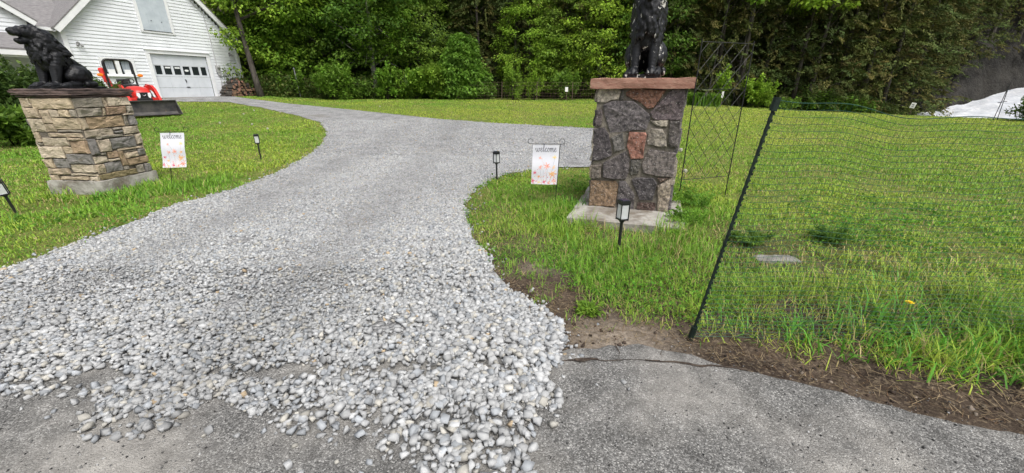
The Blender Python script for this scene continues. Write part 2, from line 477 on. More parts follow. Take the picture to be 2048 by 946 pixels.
def rotmats(n, tilt):
    a = RNG.uniform(0, 2 * PI, n); b = RNG.normal(0, tilt, n); c = RNG.normal(0, tilt, n)
    ca, sa, cb, sb, cc, sc = np.cos(a), np.sin(a), np.cos(b), np.sin(b), np.cos(c), np.sin(c)
    z = np.zeros(n); o = np.ones(n)
    Rz = np.stack([ca, -sa, z, sa, ca, z, z, z, o], 1).reshape(n, 3, 3)
    Ry = np.stack([cb, z, sb, z, o, z, -sb, z, cb], 1).reshape(n, 3, 3)
    Rx = np.stack([o, z, z, z, cc, -sc, z, sc, cc], 1).reshape(n, 3, 3)
    return Rz @ Ry @ Rx
def stones_mesh(name, P, size, colr, material, tilt=.35, small=None):
    Vs = []; Fs = []; Cs = []; b = 0
    allt = TPL + TPL_SMALL
    pick = RNG.integers(0, len(TPL), len(P))
    if small is not None: pick = np.where(small, len(TPL) + RNG.integers(0, len(TPL_SMALL), len(P)), pick)
    for t, (tv, tf) in enumerate(allt):
        k = np.where(pick == t)[0]
        if not len(k): continue
        v = np.einsum('nij,vj->nvi', rotmats(len(k), tilt), tv) * size[k][:, None, None] + P[k][:, None, :]
        Vs.append(v.reshape(-1, 3)); Cs.append(np.repeat(colr[k], len(tv), 0))
        f = tf[None] + (np.arange(len(k)) * len(tv))[:, None, None] + b
        Fs.append(f.reshape(-1, 3)); b += len(k) * len(tv)
    return npmesh(name, np.concatenate(Vs), [np.concatenate(Fs)], material, np.concatenate(Cs))
def edge_dist(poly, X, Y):
    d = np.full(X.shape, 1e9)
    for i in range(len(poly)):
        a = np.array(poly[i]); b = np.array(poly[(i + 1) % len(poly)])
        ab = b - a; L2 = max(ab @ ab, 1e-9)
        t = np.clip(((X - a[0]) * ab[0] + (Y - a[1]) * ab[1]) / L2, 0, 1)
        d = np.minimum(d, np.hypot(X - a[0] - t * ab[0], Y - a[1] - t * ab[1]))
    return d
STONEAREA = DRIVE_LEFT[14:] + DRIVE_BACK + DRIVE_RIGHT + LOOSE[1:-1]
def scatter_stones(n, x0, x1, y0, y1, smin, smax, loose=0):
    X = RNG.uniform(x0, x1, n); Y = RNG.uniform(y0, y1, n)
    jx = (vn(X * 6, Y * 6, 3) - .5) * .16; jy = (vn(X * 6, Y * 6, 9) - .5) * .16
    ok = pip(STONEAREA, X + jx, Y + jy)
    bare = np.zeros(n)
    for bx, by, br in BARE: bare = np.maximum(bare, np.exp(-((X - bx) ** 2 + ((Y - by) * 1.3) ** 2) / (br * br)))
    bare *= .55 + .9 * fbm(X * 5, Y * 5, 4)
    de = edge_dist(LOOSE[:-2], X, Y)
    thin = np.maximum(SS(.1, .0, de) * (Y < 1.9) * .9 * SS(.3, .6, fbm(X * 4, Y * 4, 31)), SS(1.6, 1.25, Y) * .7 * SS(.56, .72, fbm(X * 2.6, Y * 2.6, 33)))
    ok &= RNG.random(n) > np.clip(bare * 1.15 + thin, 0, .97)
    X = X[ok]; Y = Y[ok]
    s = smin + (smax - smin) * RNG.random(len(X)) ** 1.8
    return X, Y, s
parts = []
for (n, x0, x1, y0, y1, a, b) in ((19000, -5, .6, .5, 2.2, .0095, .0245), (14000, -5, .6, 1.45, 2.5, .0085, .0215), (30000, -5, .6, 2.2, 4.0, .0085, .0205), (12000, -5, .6, 3.2, 5.2, .009, .019), (62000, -5, 1, 3.7, 8.4, .0085, .0175), (44000, -9, 4, 8.0, 14.8, .013, .022)):
    X, Y, s = scatter_stones(n, x0, x1, y0, y1, a, b)
    # the trackless rim next to the lawn and road carries the bigger loose stones
    rim = SS(-1.5, -.1, X + .25 * (Y - 2.4)) * SS(4.8, 2.4, Y)
    s = s * (1 + .25 * rim)
    track = np.maximum(np.exp(-((X + 1.55 + .02 * Y) / .33) ** 2), np.exp(-((X + 3.15 + .02 * Y) / .33) ** 2)) * SS(1.7, 2.8, Y) * SS(13, 8, Y)
    s = s * (1 - .25 * track)
    z = T(X, Y) + .014 + s * RNG.uniform(.1, .85, len(X)) + (.018 * RNG.random(len(X)) ** 2) * SS(.05, .3, edge_dist(STONEAREA, X, Y)) * (Y < 3)
    parts.append((np.stack([X, Y, z], 1), s))
# runaway stones on the verge and asphalt
n = 240
X = RNG.uniform(-4.2, .6, n); Y = 1.45 + RNG.normal(0, .2, n); 
ok = pip([(p[0] * 1.02, p[1] - .13) for p in STONEAREA], X, Y) | ((X > .15) & (RNG.random(n) < .22))
X, Y = X[ok], Y[ok]; s = RNG.uniform(.007, .022, len(X)); parts.append((np.stack([X, Y, .012 + s * .4], 1), s))
for edge in (DRIVE_LEFT[14:24], DRIVE_RIGHT):     # strays kicked into the grass
    E_ = np.array(edge); i = RNG.integers(0, len(E_) - 1, 420); t = RNG.random(420)[:, None]
    q = E_[i] * (1 - t) + E_[i + 1] * t + RNG.normal(0, .09, (420, 2))
    s = RNG.uniform(.006, .016, 420); parts.append((np.stack([q[:, 0], q[:, 1], T(q[:, 0], q[:, 1]) + .006 + s * .4], 1), s))
P = np.concatenate([p for p, s in parts]); S_ = np.concatenate([s for p, s in parts])
k = len(P); g = np.clip(RNG.normal(.37, .055, k), .26, .62)
g = g * (1 - .13 * np.maximum(np.exp(-((P[:, 0] + 1.55 + .02 * P[:, 1]) / .3) ** 2), np.exp(-((P[:, 0] + 3.15 + .02 * P[:, 1]) / .3) ** 2))) * (.88 + .24 * fbm(P[:, 0] * .8, P[:, 1] * .8, 88))
warm = RNG.random(k)
C = np.stack([g * .985, g, g * 1.01], 1)
tan = warm > .88; C[tan] *= np.array([1.05, 1.0, .9])
rust = warm > .993; C[rust] *= np.array([1.0, .82, .62])
blue = warm < .18; C[blue] *= np.array([.83, .86, .9])
M_stone = mat('crushed_stone', (.88, .88, .88), (1.08, 1.08, 1.07), scale=38, rough=.95, attr=True, spec=.08)
tag(mobj('gravel', stones_mesh('gravel', P, S_, C, M_stone, small=(P[:, 1] + RNG.normal(0, .8, k) > 4.2))), kind='stuff', label='loose pale grey crushed stone covering the driveway')
# grit on the road
n = 7000
X = RNG.uniform(-2.5, 4.5, n); Y = RNG.uniform(.6, 2.0, n); ok = Y < road_y(X) + .15; X = X[ok]; Y = Y[ok]
s = .0014 + .0038 * RNG.random(len(X)) ** 2.5; g = RNG.choice([.03, .06, .12, .3, .42], len(X), p=[.12, .3, .3, .18, .1])
tag(mobj('grit', stones_mesh('grit', np.stack([X, Y, .012 + s * .4], 1), s, np.repeat(g[:, None], 3, 1), M_stone, small=np.ones(len(X), bool))), kind='stuff', label='fine dark and pale grit strewn over the asphalt')
# ------------------------------------------------------------------ grass
PIL_R = [(.55, 4.05), (1.62, 3.68), (1.95, 4.3), (2.1, 5.2), (1.2, 5.5), (.86, 4.75)]
PIL_L = [(-6.6, 5.35), (-5.7, 5.3), (-5.6, 6.25), (-6.5, 6.35)]
HOUSE_PAD = [(-18.2, 21.0), (-16.2, 26.2), (-26, 30), (-30, 14), (-20.8, 14.2)]
SLAB = [(2.1, 3.1), (2.42, 3.06), (2.45, 3.2), (2.2, 3.24)]
THIN = [(2.25, 3.2, .55, .8), (3.05, 3.35, .5, .75), (3.4, 2.75, .45, .7), (-.3, 4.7, .35, .6), (.1, 3.6, .35, .6), (1.5, 3.0, .3, .5), (2.8, 2.85, .3, .6), (-4.35, 3.6, .35, .6), (-4.5, 5.2, .35, .5), (-5.6, 2.4, .5, .45), (1.9, 3.9, .25, .5), (3.6, 3.9, .5, .5)]
TALL = [(.95, 3.86, .3, .1), (1.5, 3.66, .25, .1), (.62, 4.1, .25, .07), (1.35, 3.75, .6, .10), (.65, 4.6, .4, .10), (2.1, 4.7, .5, .12), (2.3, 2.05, .9, .10), (3.2, 2.1, .8, .16), (-5.9, 5.1, .5, .08), (-5.3, 5.8, .5, .07), (.9, 3.1, .5, .05), (.3, 5.2, .5, .05), (3.9, 2.3, .8, .1), (-4.9, 5.6, .3, .06), (2.0, 2.6, .5, .05)]
def grass_zone(x0, x1, y0, y1, dens_k=1.0):
    """blades thrown over a rectangle, thinning and widening with distance"""
    out = []
    step = 1.0
    for cx in np.arange(x0, x1, step):
        for cy in np.arange(y0, y1, step):
            r = max(1.9, math.hypot(cx + .5, cy + .5))
            az = math.degrees(math.atan2(cx + .5, cy + .5))
            if abs(az) > 66: continue
            n = int(dens_k * 8200 * (2.8 / max(r, 2.8)) ** 1.25)
            X = RNG.uniform(cx, cx + step, n); Y = RNG.uniform(cy, cy + step, n)
            out.append(np.stack([X, Y], 1))
    P = np.concatenate(out); X, Y = P[:, 0], P[:, 1]
    j = .2 * (vn(X * 5, Y * 5, 1) - .5) + .1 * RNG.normal(0, .4, len(X)); j2 = .2 * (vn(X * 5, Y * 5, 2) - .5) + .1 * RNG.normal(0, .4, len(X))
    ok = ~pip(DRIVE, X + j, Y + j2)
    ok &= Y > road_y(X) + .13 + .1 * vn(X * 5, Y * 5, 8)
    ok &= ~pip(PIL_L, X, Y) & ~pip(HOUSE_PAD, X, Y)
    d = pip(DIRT, X + j * 1.6, Y + j2 * 1.6)
    ok &= ~d | (RNG.random(len(X)) < .22 * (fbm(X * 5, Y * 5, 12) > .56))
    slab = pip([(.6, 4.09), (1.57, 3.78), (1.95, 4.45), (1.85, 5.15), (1.25, 5.35), (.9, 4.75)], X, Y) | pip(SLAB, X + j * .6, Y + j2 * .6)
    ok &= ~slab
    thin = .75 * SS(.5, .7, fbm(X * 1.9, Y * 1.9, 21))
    for bx, by, br, a in THIN: thin = np.maximum(thin, a * np.exp(-((X - bx) ** 2 + (Y - by) ** 2) / br ** 2) * (.6 + .8 * vn(X * 7, Y * 7, 5)))
    ok &= RNG.random(len(X)) > thin * (np.hypot(X, Y) < 9)
    return X[ok], Y[ok], thin[ok]
def line_dist(pl_, X, Y):
    d = np.full(X.shape, 1e9)
    for a, b in zip(pl_, pl_[1:]):
        a = np.array(a); b = np.array(b); ab = b - a; L2 = max(ab @ ab, 1e-9)
        t = np.clip(((X - a[0]) * ab[0] + (Y - a[1]) * ab[1]) / L2, 0, 1)
        d = np.minimum(d, np.hypot(X - a[0] - t * ab[0], Y - a[1] - t * ab[1]))
    return d
def make_blades(X, Y, thin):
    n = len(X); r = np.hypot(X, Y)
    h = .042 + .03 * fbm(X * 1.1, Y * 1.1, 40) + .05 * SS(.55, .8, fbm(X * 2.6, Y * 2.6, 41)) * (r < 14)
    for bx, by, br, a in TALL: h = h + a * np.exp(-((X - bx) ** 2 + (Y - by) ** 2) / br ** 2) * (.4 + .9 * vn(X * 5, Y * 5, 43))
    # mown shorter on the open lawns, longer by the roadside
    h = h * np.where((r > 9), .85, 1.0)
    h = h * RNG.uniform(.45, 1.25, n) * (1 - .35 * thin)
    w = .0052 * (np.maximum(r, 2.8) / 2.8) ** .72 * RNG.uniform(.6, 1.25, n)
    a = RNG.uniform(0, 2 * PI, n); lean = np.abs(RNG.normal(.6, .42, n)); bend = RNG.uniform(.2, 1.2, n)
    dx, dy = np.cos(a), np.sin(a)
    base = np.stack([X, Y, TD(X, Y) - .004], 1)
    side = np.stack([-dy, dx, np.zeros(n)], 1) * w[:, None] * .5
    d1 = np.stack([dx * np.sin(lean), dy * np.sin(lean), np.cos(lean)], 1)
    l2 = lean + bend
    d2 = np.stack([dx * np.sin(l2), dy * np.sin(l2), np.cos(l2)], 1)
    mid = base + d1 * (h * .55)[:, None]; tip = mid + d2 * (h * .5)[:, None]
    V = np.stack([base - side, base + side, mid + side * .8, mid - side * .8, tip], 1).reshape(-1, 3)
    i = (np.arange(n) * 5)[:, None]
    F4 = i + np.array([[0, 1, 2, 3]]); F3 = i + np.array([[3, 2, 4]])
    t = fbm(X * .55, Y * .55, 50); t2 = RNG.random(n)
    green = np.array([.2, .385, .04]); yel = np.array([.44, .53, .075]); deep = np.array([.1, .23, .03]); dry = np.array([.46, .38, .17])
    k = np.clip(.33 + (t - .5) * 1.9 + (vn(X * .2, Y * .35, 55) - .5) * .8 + (fbm(X * .7, Y * 1.0, 56) - .5) * .9 + (t2 - .5) * .8, 0, 1)[:, None]
    # the open lawn beyond the fence is a yellower green than the strip by the house
    k = np.clip(k + (.22 * SS(0, 5, X) * SS(3.4, 7, Y) - .2 * SS(-3, -5, X))[:, None], 0, 1)
    C = green * (1 - k) + yel * k
    m = (t2 < .2)[:, None]; C = np.where(m, deep, C)
    de = np.minimum(line_dist(DRIVE_LEFT[14:], X, Y), line_dist(DRIVE_RIGHT, X, Y))
    pd = .07 + .35 * SS(.45, .0, de) * vn(X * 4, Y * 4, 66) + .16 * SS(.55, .75, fbm(X * .35, Y * .6, 64)) * (X > 0) + .3 * thin + .06 * SS(.5, .8, fbm(X * .9, Y * .9, 61))
    m = (RNG.random(n) < pd)[:, None]; C = np.where(m, dry * RNG.uniform(.6, 1.1, (n, 1)), C)
    C = C * RNG.uniform(.75, 1.2, (n, 1))
    return V, F4, F3, np.repeat(C, 5, 0)
Z = [grass_zone(-.8, 6, 1.0, 9), grass_zone(-.8, 13, 9, 15), grass_zone(6, 13, 2, 9), grass_zone(-12, 30, 15, 33, .9), grass_zone(13, 30, 6, 15), grass_zone(-12, -3.6, 1.7, 12, 1.1), grass_zone(-19, -12, 8, 28), grass_zone(-12, -4, 12, 15)]
X = np.concatenate([z[0] for z in Z]); Y = np.concatenate([z[1] for z in Z]); th = np.concatenate([z[2] for z in Z])
r_ = np.hypot(X, Y); az_ = np.degrees(np.arctan2(X, Y))
ok = ~((az_ > 38) & (r_ > 31)) & (Y < 28.5)
V, F4, F3, C = make_blades(X[ok], Y[ok], th[ok])
print('grass blades', len(X))
# coarse broad blades by the net
def coarse(spots):
    out = []
    for (bx, by, br, nb, hh) in spots:
        nb = int(nb); a = RNG.uniform(0, 2 * PI, nb); q = br * np.sqrt(RNG.random(nb)); x = bx + q * np.cos(a); y = by + q * np.sin(a) * .5
        h = hh * RNG.uniform(.5, 1.15, nb); w = RNG.uniform(.006, .011, nb); d = RNG.uniform(0, 2 * PI, nb); ln = RNG.uniform(.2, .95, nb)
        dx, dy = np.cos(d), np.sin(d); b = np.stack([x, y, T(x, y) - .004], 1); s = np.stack([-dy, dx, 0 * dx], 1) * w[:, None] * .5
        m = b + np.stack([dx * np.sin(ln), dy * np.sin(ln), np.cos(ln)], 1) * (h * .6)[:, None]; t = m + np.stack([dx * np.sin(ln + .7), dy * np.sin(ln + .7), np.cos(ln + .7)], 1) * (h * .5)[:, None]
        out.append((np.stack([b - s, b + s, m + s * .9, m - s * .9, t], 1).reshape(-1, 3), np.repeat(np.array([.1, .27, .03]) * RNG.uniform(.7, 1.5, (nb, 1)), 5, 0)))
    return np.concatenate([o[0] for o in out]), np.concatenate([o[1] for o in out])
cv, cc = coarse([(2.0, 1.98, .45, 130, .22), (2.6, 2.0, .6, 240, .27), (3.2, 1.95, .5, 160, .27), (2.3, 1.72, .35, 60, .16), (1.5, 2.15, .3, 50, .14), (2.9, 2.5, .6, 120, .2), (.8, 3.4, .4, 60, .14), (.75, 4.7, .25, 70, .24), (-5.3, 5.25, .4, 60, .18)])
nb0 = len(V); V = np.concatenate([V, cv]); C = np.concatenate([C, cc])
i5 = (np.arange(len(cv) // 5) * 5)[:, None] + nb0
F4 = np.concatenate([F4, i5 + np.array([[0, 1, 2, 3]])]); F3 = np.concatenate([F3, i5 + np.array([[3, 2, 4]])])
tag(mobj('grass', npmesh('grass', V, [F4, F3], M_grass, C)), kind='stuff', label='green lawn grass with yellowing and dry blades')

# straw, clippings and bits of bark lying on the bare verge
n = 13000
X = RNG.uniform(-.5, 4.8, n); Y = np.where(RNG.random(n) < .55, road_y(X) + RNG.uniform(.02, .75, n), RNG.uniform(.6, 4.2, n))
ok = (pip(DIRT, X, Y) & (Y > road_y(X) + .03)) | (RNG.random(n) < .16) & ~pip(STONEAREA, X, Y) & (Y > road_y(X) + .1)
X, Y = X[ok], Y[ok]; n = len(X)
a = RNG.uniform(0, 2 * PI, n); l = RNG.uniform(.012, .085, n); w = RNG.uniform(.0007, .0017, n); tl = RNG.normal(0, .25, n)
d = np.stack([np.cos(a), np.sin(a), tl], 1) * l[:, None]; s = np.stack([-np.sin(a), np.cos(a), np.zeros(n)], 1) * w[:, None]
b = np.stack([X, Y, TD(X, Y) + .004 + np.abs(tl) * l * .6], 1)
V = np.stack([b - d * .5 - s, b - d * .5 + s, b + d * .5 + s * .4, b + d * .5 - s * .4], 1).reshape(-1, 3)
C = np.array([.27, .205, .12]) * RNG.uniform(.2, 1.25, (n, 1)); C[RNG.random(n) < .3] *= np.array([.45, .35, .3])
M_litter = mat('litter', (1, 1, 1), attr=True, rough=.8)
tag(mobj('litter', npmesh('litter', V, [(np.arange(n) * 4)[:, None] + np.arange(4)[None]], M_litter, np.repeat(C, 4, 0))), kind='stuff', label='dry straw and bark bits on the bare soil verge')
# crumbs of dark mulch and soil
n = 9000
X = RNG.uniform(-.3, 4.8, n); Y = RNG.uniform(.6, 3.3, n)
ok = pip(DIRT, X, Y) & (Y > road_y(X) + .015) & (RNG.random(n) < SS(.35, .6, fbm(X * 3, Y * 3, 77)) + .12); X, Y = X[ok], Y[ok]
s = .002 + .012 * RNG.random(len(X)) ** 3; g = RNG.uniform(.4, 1.3, len(X))[:, None]
Cc = np.where((RNG.random(len(X)) < .8)[:, None], np.array([[.06, .042, .032]]), np.array([[.2, .165, .13]])) * g
tag(mobj('mulch', stones_mesh('mulch', np.stack([X, Y, TD(X, Y) + s * .3], 1), s, Cc, M_litter)), kind='stuff', label='dark crumbly mulch and soil clods beside the road edge')

# ------------------------------------------------------------------ plants
def leaf_mesh(name, P, D, L, W, C, material, fold=.25):
    """diamond leaves: P base, D direction, L length, W width"""
    n = len(P)
    D = D / np.maximum(np.linalg.norm(D, axis=1, keepdims=True), 1e-6)
    up = np.tile(np.array([[0, 0, 1.0]]), (n, 1)) + RNG.normal(0, .45, (n, 3))
    S = np.cross(D, up); S /= np.maximum(np.linalg.norm(S, axis=1, keepdims=True), 1e-6)
    N = np.cross(S, D)
    mid = P + D * (L * .45)[:, None] + N * (W * fold)[:, None] * .3
    V = np.stack([P, mid + S * (W * .5)[:, None], P + D * L[:, None] - N * (W * fold)[:, None], mid - S * (W * .5)[:, None]], 1).reshape(-1, 3)
    F = (np.arange(n) * 4)[:, None] + np.arange(4)[None]
    return npmesh(name, V, [F], material, np.repeat(C, 4, 0))
def unit(n):
    v = RNG.normal(0, 1, (n, 3)); return v / np.linalg.norm(v, axis=1, keepdims=True)
PAL_BRIGHT = [(.18, .32, .034), (.14, .265, .03), (.24, .38, .046)]
PAL_MID = [(.125, .23, .033), (.095, .185, .03), (.165, .28, .04)]
PAL_DARK = [(.075, .14, .03), (.06, .115, .028), (.1, .17, .036)]
PAL_CEDAR = [(.105, .125, .038), (.09, .118, .034), (.115, .11, .036), (.085, .125, .038)]
PAL_YEW = [(.045, .085, .02), (.065, .12, .025), (.09, .15, .035)]
PAL_VINE = [(.15, .28, .032), (.115, .23, .028), (.195, .33, .048)]
def palette(pal, n, clump=None):
    pal = np.array(pal)
    k = RNG.integers(0, len(pal), n)
    c = pal[k]
    return c * RNG.uniform(.75, 1.25, (n, 1)) * (clump[:, None] if clump is not None else 1)
def crown_broad(name, h, rad, base, nb, nl, leaf, pal, flat=.42, shape=.55):
    Ps = []; Ds = []; Cl = []; tips = []
    for i in range(nb):
        t = random.random() ** .9
        z = base + (h - base) * t
        prof = math.sin(PI * min(1, .2 + .8 * t)) ** shape
        a = random.uniform(0, 2 * PI); rr = rad * prof * (random.uniform(.25, 1) ** .5)
        c = np.array([rr * math.cos(a), rr * math.sin(a), z])
        tips.append(c)
        cr = rad * random.uniform(.17, .34)
        d = unit(nl); q = d * (RNG.random(nl)[:, None] ** .35)
        P = c + q * np.array([cr, cr, cr * flat])
        out = np.array([math.cos(a), math.sin(a), 0])
        D = q * np.array([1, 1, .3]) + out * .35 + np.array([0, 0, -.28]) + RNG.normal(0, .35, (nl, 3))
        Ps.append(P); Ds.append(D); Cl.append(np.full(nl, random.uniform(.72, 1.28)))
    P = np.concatenate(Ps); D = np.concatenate(Ds); n = len(P)
    L = leaf * RNG.uniform(.6, 1.3, n)
    return leaf_mesh(name, P, D, L, L * RNG.uniform(.45, .7, n), palette(pal, n, np.concatenate(Cl)), M_leaf), tips
def trunk_mesh(name, h, r, tips, material, lean=(0, 0), nlimb=14, wob=.06):
    mb = MB()
    pts = []; rs = []
    k = 10
    for i in range(k + 1):
        t = i / k
        pts.append(Vector((lean[0] * t * h + wob * math.sin(t * 5 + h), lean[1] * t * h + wob * math.cos(t * 4 + h) - wob * math.cos(h), h * t - .15 * (i == 0))))
        rs.append(r * (1 - .8 * t) * (1.35 if i == 0 else 1))
    mb.tube(pts, rs, 9)
    for c in (random.sample(tips, min(nlimb, len(tips))) if tips else []):
        c = Vector(c)
        t = min(.92, max(.12, (c.z - .9 - .25 * math.hypot(c.x, c.y)) / h))
        i = t * k; i0 = min(int(i), k - 1); a = pts[i0].lerp(pts[i0 + 1], i - i0)
        m = a.lerp(c, .5) + Vector((0, 0, -.12 + .2 * random.random()))
        rr = r * (1 - .8 * t) * .38
        mb.tube([a, m, c], [rr, rr * .6, rr * .2], 5)
    return mb
def finish(mb, name, material):
    o = mb.build(name, material, smooth=True); me = o.data
    bpy.data.objects.remove(o); return me
def cedar_crown(name, h, rad, base, n, pal):
    """hundreds of flat feathery fronds held out and drooping"""
    m = 52; nf = n // m
    t = RNG.random(nf) ** .85; z = base + (h - base) * t; a = RNG.uniform(0, 2 * PI, nf)
    lump = .62 + .6 * vn(a * 2.2 + 50, z * 1.1, 3) + .2 * vn(a * 7 + 9, z * 4, 8)
    rr = rad * (1 - .55 * t) * lump * RNG.uniform(.3, .95, nf) ** .5
    c = np.stack([rr * np.cos(a), rr * np.sin(a), z], 1)
    d = np.stack([np.cos(a), np.sin(a), RNG.normal(-.1, .35, nf)], 1) + RNG.normal(0, .3, (nf, 3)); d /= np.linalg.norm(d, axis=1, keepdims=True)
    s = np.cross(d, np.array([0, 0, 1.0]) + RNG.normal(0, .5, (nf, 3))); s /= np.linalg.norm(s, axis=1, keepdims=True)
    l = RNG.uniform(.4, .85, nf)
    k = np.repeat(np.arange(nf), m); q = RNG.random(len(k)); sd = RNG.uniform(-1, 1, len(k))
    P = c[k] + d[k] * (l[k] * q)[:, None] + s[k] * (sd * l[k] * .42 * (1.05 - q))[:, None] - np.array([0, 0, 1]) * (.22 * l[k] * q ** 2)[:, None] + RNG.normal(0, .02, (len(k), 3))
    D = d[k] + s[k] * sd[:, None] * .9 + np.array([0, 0, -.25]) + RNG.normal(0, .25, (len(k), 3))
    L = RNG.uniform(.07, .16, len(k))
    base_c = np.array(pal)[RNG.integers(0, len(pal), nf)] * RNG.uniform(.7, 1.3, (nf, 1))
    return leaf_mesh(name, P, D, L, L * RNG.uniform(.3, .5, len(k)), base_c[k] * RNG.uniform(.85, 1.15, (len(k), 1)), M_cedar)
def shrub_crown(name, h, rad, n, leaf, pal, lumps=14, upright=.2, material=None, thin_=.6):
    """leafy lumps from the ground up"""
    Ps = []; Ds = []; Cl = []
    for i in range(lumps):
        a = random.uniform(0, 2 * PI); t = random.random()
        rr = rad * .68 * math.sqrt(random.random()) * (1 - .35 * t); z = h * (.18 + .62 * t)
        cr = rad * random.uniform(.2, .46); m = n // (lumps + lumps // 2)
        d = unit(m); q = d * (RNG.random(m)[:, None] ** thin_)
        P = np.array([rr * math.cos(a), rr * math.sin(a), z]) + q * np.array([cr, cr, min(cr, h * .22) * 1.0])
        Ps.append(P); Ds.append(q + np.array([0, 0, upright]) + RNG.normal(0, .4, (m, 3))); Cl.append(np.full(m, random.uniform(.75, 1.25)))
    for i in range(lumps):          # shoots standing out of the mass
        a = random.uniform(0, 2 * PI); rr = rad * random.uniform(.1, .85); z0 = h * random.uniform(.45, .8) * (1.1 - .45 * rr / rad); l = h * random.uniform(.2, .42); m = max(8, n // lumps // 3)
        t = RNG.random(m); o = rad * .35 * (.4 + upright * .3)
        P = np.stack([rr * math.cos(a) + math.cos(a) * o * t, rr * math.sin(a) + math.sin(a) * o * t, z0 + l * t], 1) + RNG.normal(0, .045, (m, 3))
        Ps.append(P); Ds.append(unit(m) * .9 + np.array([0, 0, .3])); Cl.append(np.full(m, random.uniform(.9, 1.35)))
    P = np.concatenate(Ps); D = np.concatenate(Ds); n = len(P)
    keep = P[:, 2] > .02; P, D = P[keep], D[keep]; cl = np.concatenate(Cl)[keep]; n = len(P)
    L = leaf * RNG.uniform(.6, 1.3, n)
    return leaf_mesh(name, P, D, L, L * RNG.uniform(.4, .65, n), palette(pal, n, cl), material or M_leaf)
def stems_mesh(name, h, rad, k, r=.012, material=None):
    mb = MB()
    for i in range(k):
        a = random.uniform(0, 2 * PI); d = rad * random.uniform(.2, .8)
        mb.tube([(.1 * d * math.cos(a), .1 * d * math.sin(a), -.05), (.6 * d * math.cos(a), .6 * d * math.sin(a), h * .4), (d * math.cos(a), d * math.sin(a), h * random.uniform(.65, .85))], [r, r * .8, r * .4], 5)
    return finish(mb, name, material or M_bark)

def plant(name, x, y, meshes, label, cat, group=None, rz=None, sc=1.0, sink=0.0):
    """meshes: [(part name, mesh)]"""
    e = empty(name, (x, y, Tz(x, y) - sink), random.uniform(0, 2 * PI) if rz is None else rz, label, cat, group, sc)
    for pn, me in meshes:
        mobj(pn, me, e)
    return e
def polar(az, r): return r * math.sin(R(az)), r * math.cos(R(az))

# clover and small broad leaves woven through the near grass
n = 90000
X = RNG.uniform(-.7, 6.5, n); Y = RNG.uniform(1.3, 8.5, n)
X2 = RNG.uniform(-9, -4, n // 3); Y2 = RNG.uniform(2.4, 9, n // 3); X = np.concatenate([X, X2]); Y = np.concatenate([Y, Y2]); n = len(X)
ok = ~pip(DRIVE, X, Y) & ~pip(DIRT, X + .03, Y + .03) & (Y > road_y(X) + .15) & ~pip([(.55, 4.05), (1.57, 3.72), (1.95, 4.45), (1.85, 5.15), (1.25, 5.35), (.9, 4.75)], X, Y) & ~pip(PIL_L, X, Y) & ~pip(SLAB, X, Y)
ok &= RNG.random(n) < (SS(.42, .66, fbm(X * 1.7, Y * 1.7, 71)) * .95 + .1) * SS(7.5, 4.5, np.hypot(X, Y))
X, Y = X[ok], Y[ok]; n = len(X)
L = RNG.uniform(.01, .028, n) * np.clip(np.hypot(X, Y) / 4, 1, 1.8)
P = np.stack([X, Y, T(X, Y) + RNG.uniform(.01, .085, n) * (.5 + vn(X * 3, Y * 3, 72))], 1)
D = np.stack([RNG.normal(0, 1, n), RNG.normal(0, 1, n), RNG.normal(.15, .35, n)], 1)
tag(mobj('clover', leaf_mesh('clover', P, D, L, L * .8, palette([(.12, .29, .03), (.16, .35, .035), (.1, .24, .03), (.24, .4, .05)], n), M_leaf)), kind='stuff', label='low clover and small broad leaved weeds woven through the near grass')

# the hillside the wood stands on
def hill_z(x, y):
    y0 = 27.6 + 1.2 * vn(x * .12, x * 0, 3)
    return T(x, y) + .05 + np.maximum(0, y - y0) * .62 * SS(y0, y0 + 5, y) + .5 * fbm(x * .5, y * .5, 6) * SS(y0, y0 + 3, y)
hx = np.arange(-75, 62, 1.2); hy = np.arange(27.2, 64, 1.1)
HX, HY = np.meshgrid(hx, hy); V = np.stack([HX.ravel(), HY.ravel(), hill_z(HX, HY).ravel()], 1)
idx = np.arange(len(V)).reshape(len(hy), len(hx))
F = np.stack([idx[:-1, :-1].ravel(), idx[:-1, 1:].ravel(), idx[1:, 1:].ravel(), idx[1:, :-1].ravel()], 1)
azv = np.degrees(np.arctan2(HX, HY)).ravel()
keep = (azv[F] < 46).all(1)
M_floor = mat('forest_floor', (.05, .048, .026), (.1, .09, .05), scale=1.2, rough=.95, bump=.8, bscale=6, bdist=.15)
tag(mobj('hillside', npmesh('hillside', V, [F[keep]], M_floor, smooth=True)), kind='structure')
# ------------------------------------------------------------------ trees
broad = []
for i, (h, rad, base, pal, leaf) in enumerate([(10, 3.2, 1.0, PAL_BRIGHT, .21), (11, 3.4, 1.6, PAL_MID, .2), (9.5, 3.0, .6, PAL_MID, .19), (12, 3.6, 1.2, PAL_BRIGHT, .22), (11, 3.3, .5, PAL_DARK, .2)]):
    cm, tips = crown_broad('crown', h, rad, base, 150, 95, leaf, pal)
    broad.append((cm, finish(trunk_mesh('trunk', h * .92, .15 + .02 * i, tips, M_bark, nlimb=24), 'trunk', M_bark)))
cedars = []
for i, (h, rad, base, n) in enumerate([(11, 1.9, .15, 30000), (12, 1.7, .5, 28000), (10, 2.0, .3, 30000), (12, 1.6, .1, 27000)]):
    cm = cedar_crown('crown', h, rad, base, n, PAL_CEDAR)
    tips = [(rad * .7 * math.cos(a), rad * .7 * math.sin(a), z) for a, z in zip(np.linspace(0, 12, 12), np.linspace(1, h * .7, 12))]
    cedars.append((cm, finish(trunk_mesh('trunk', h * .95, .13, tips, M_bark, nlimb=10), 'trunk', M_bark)))
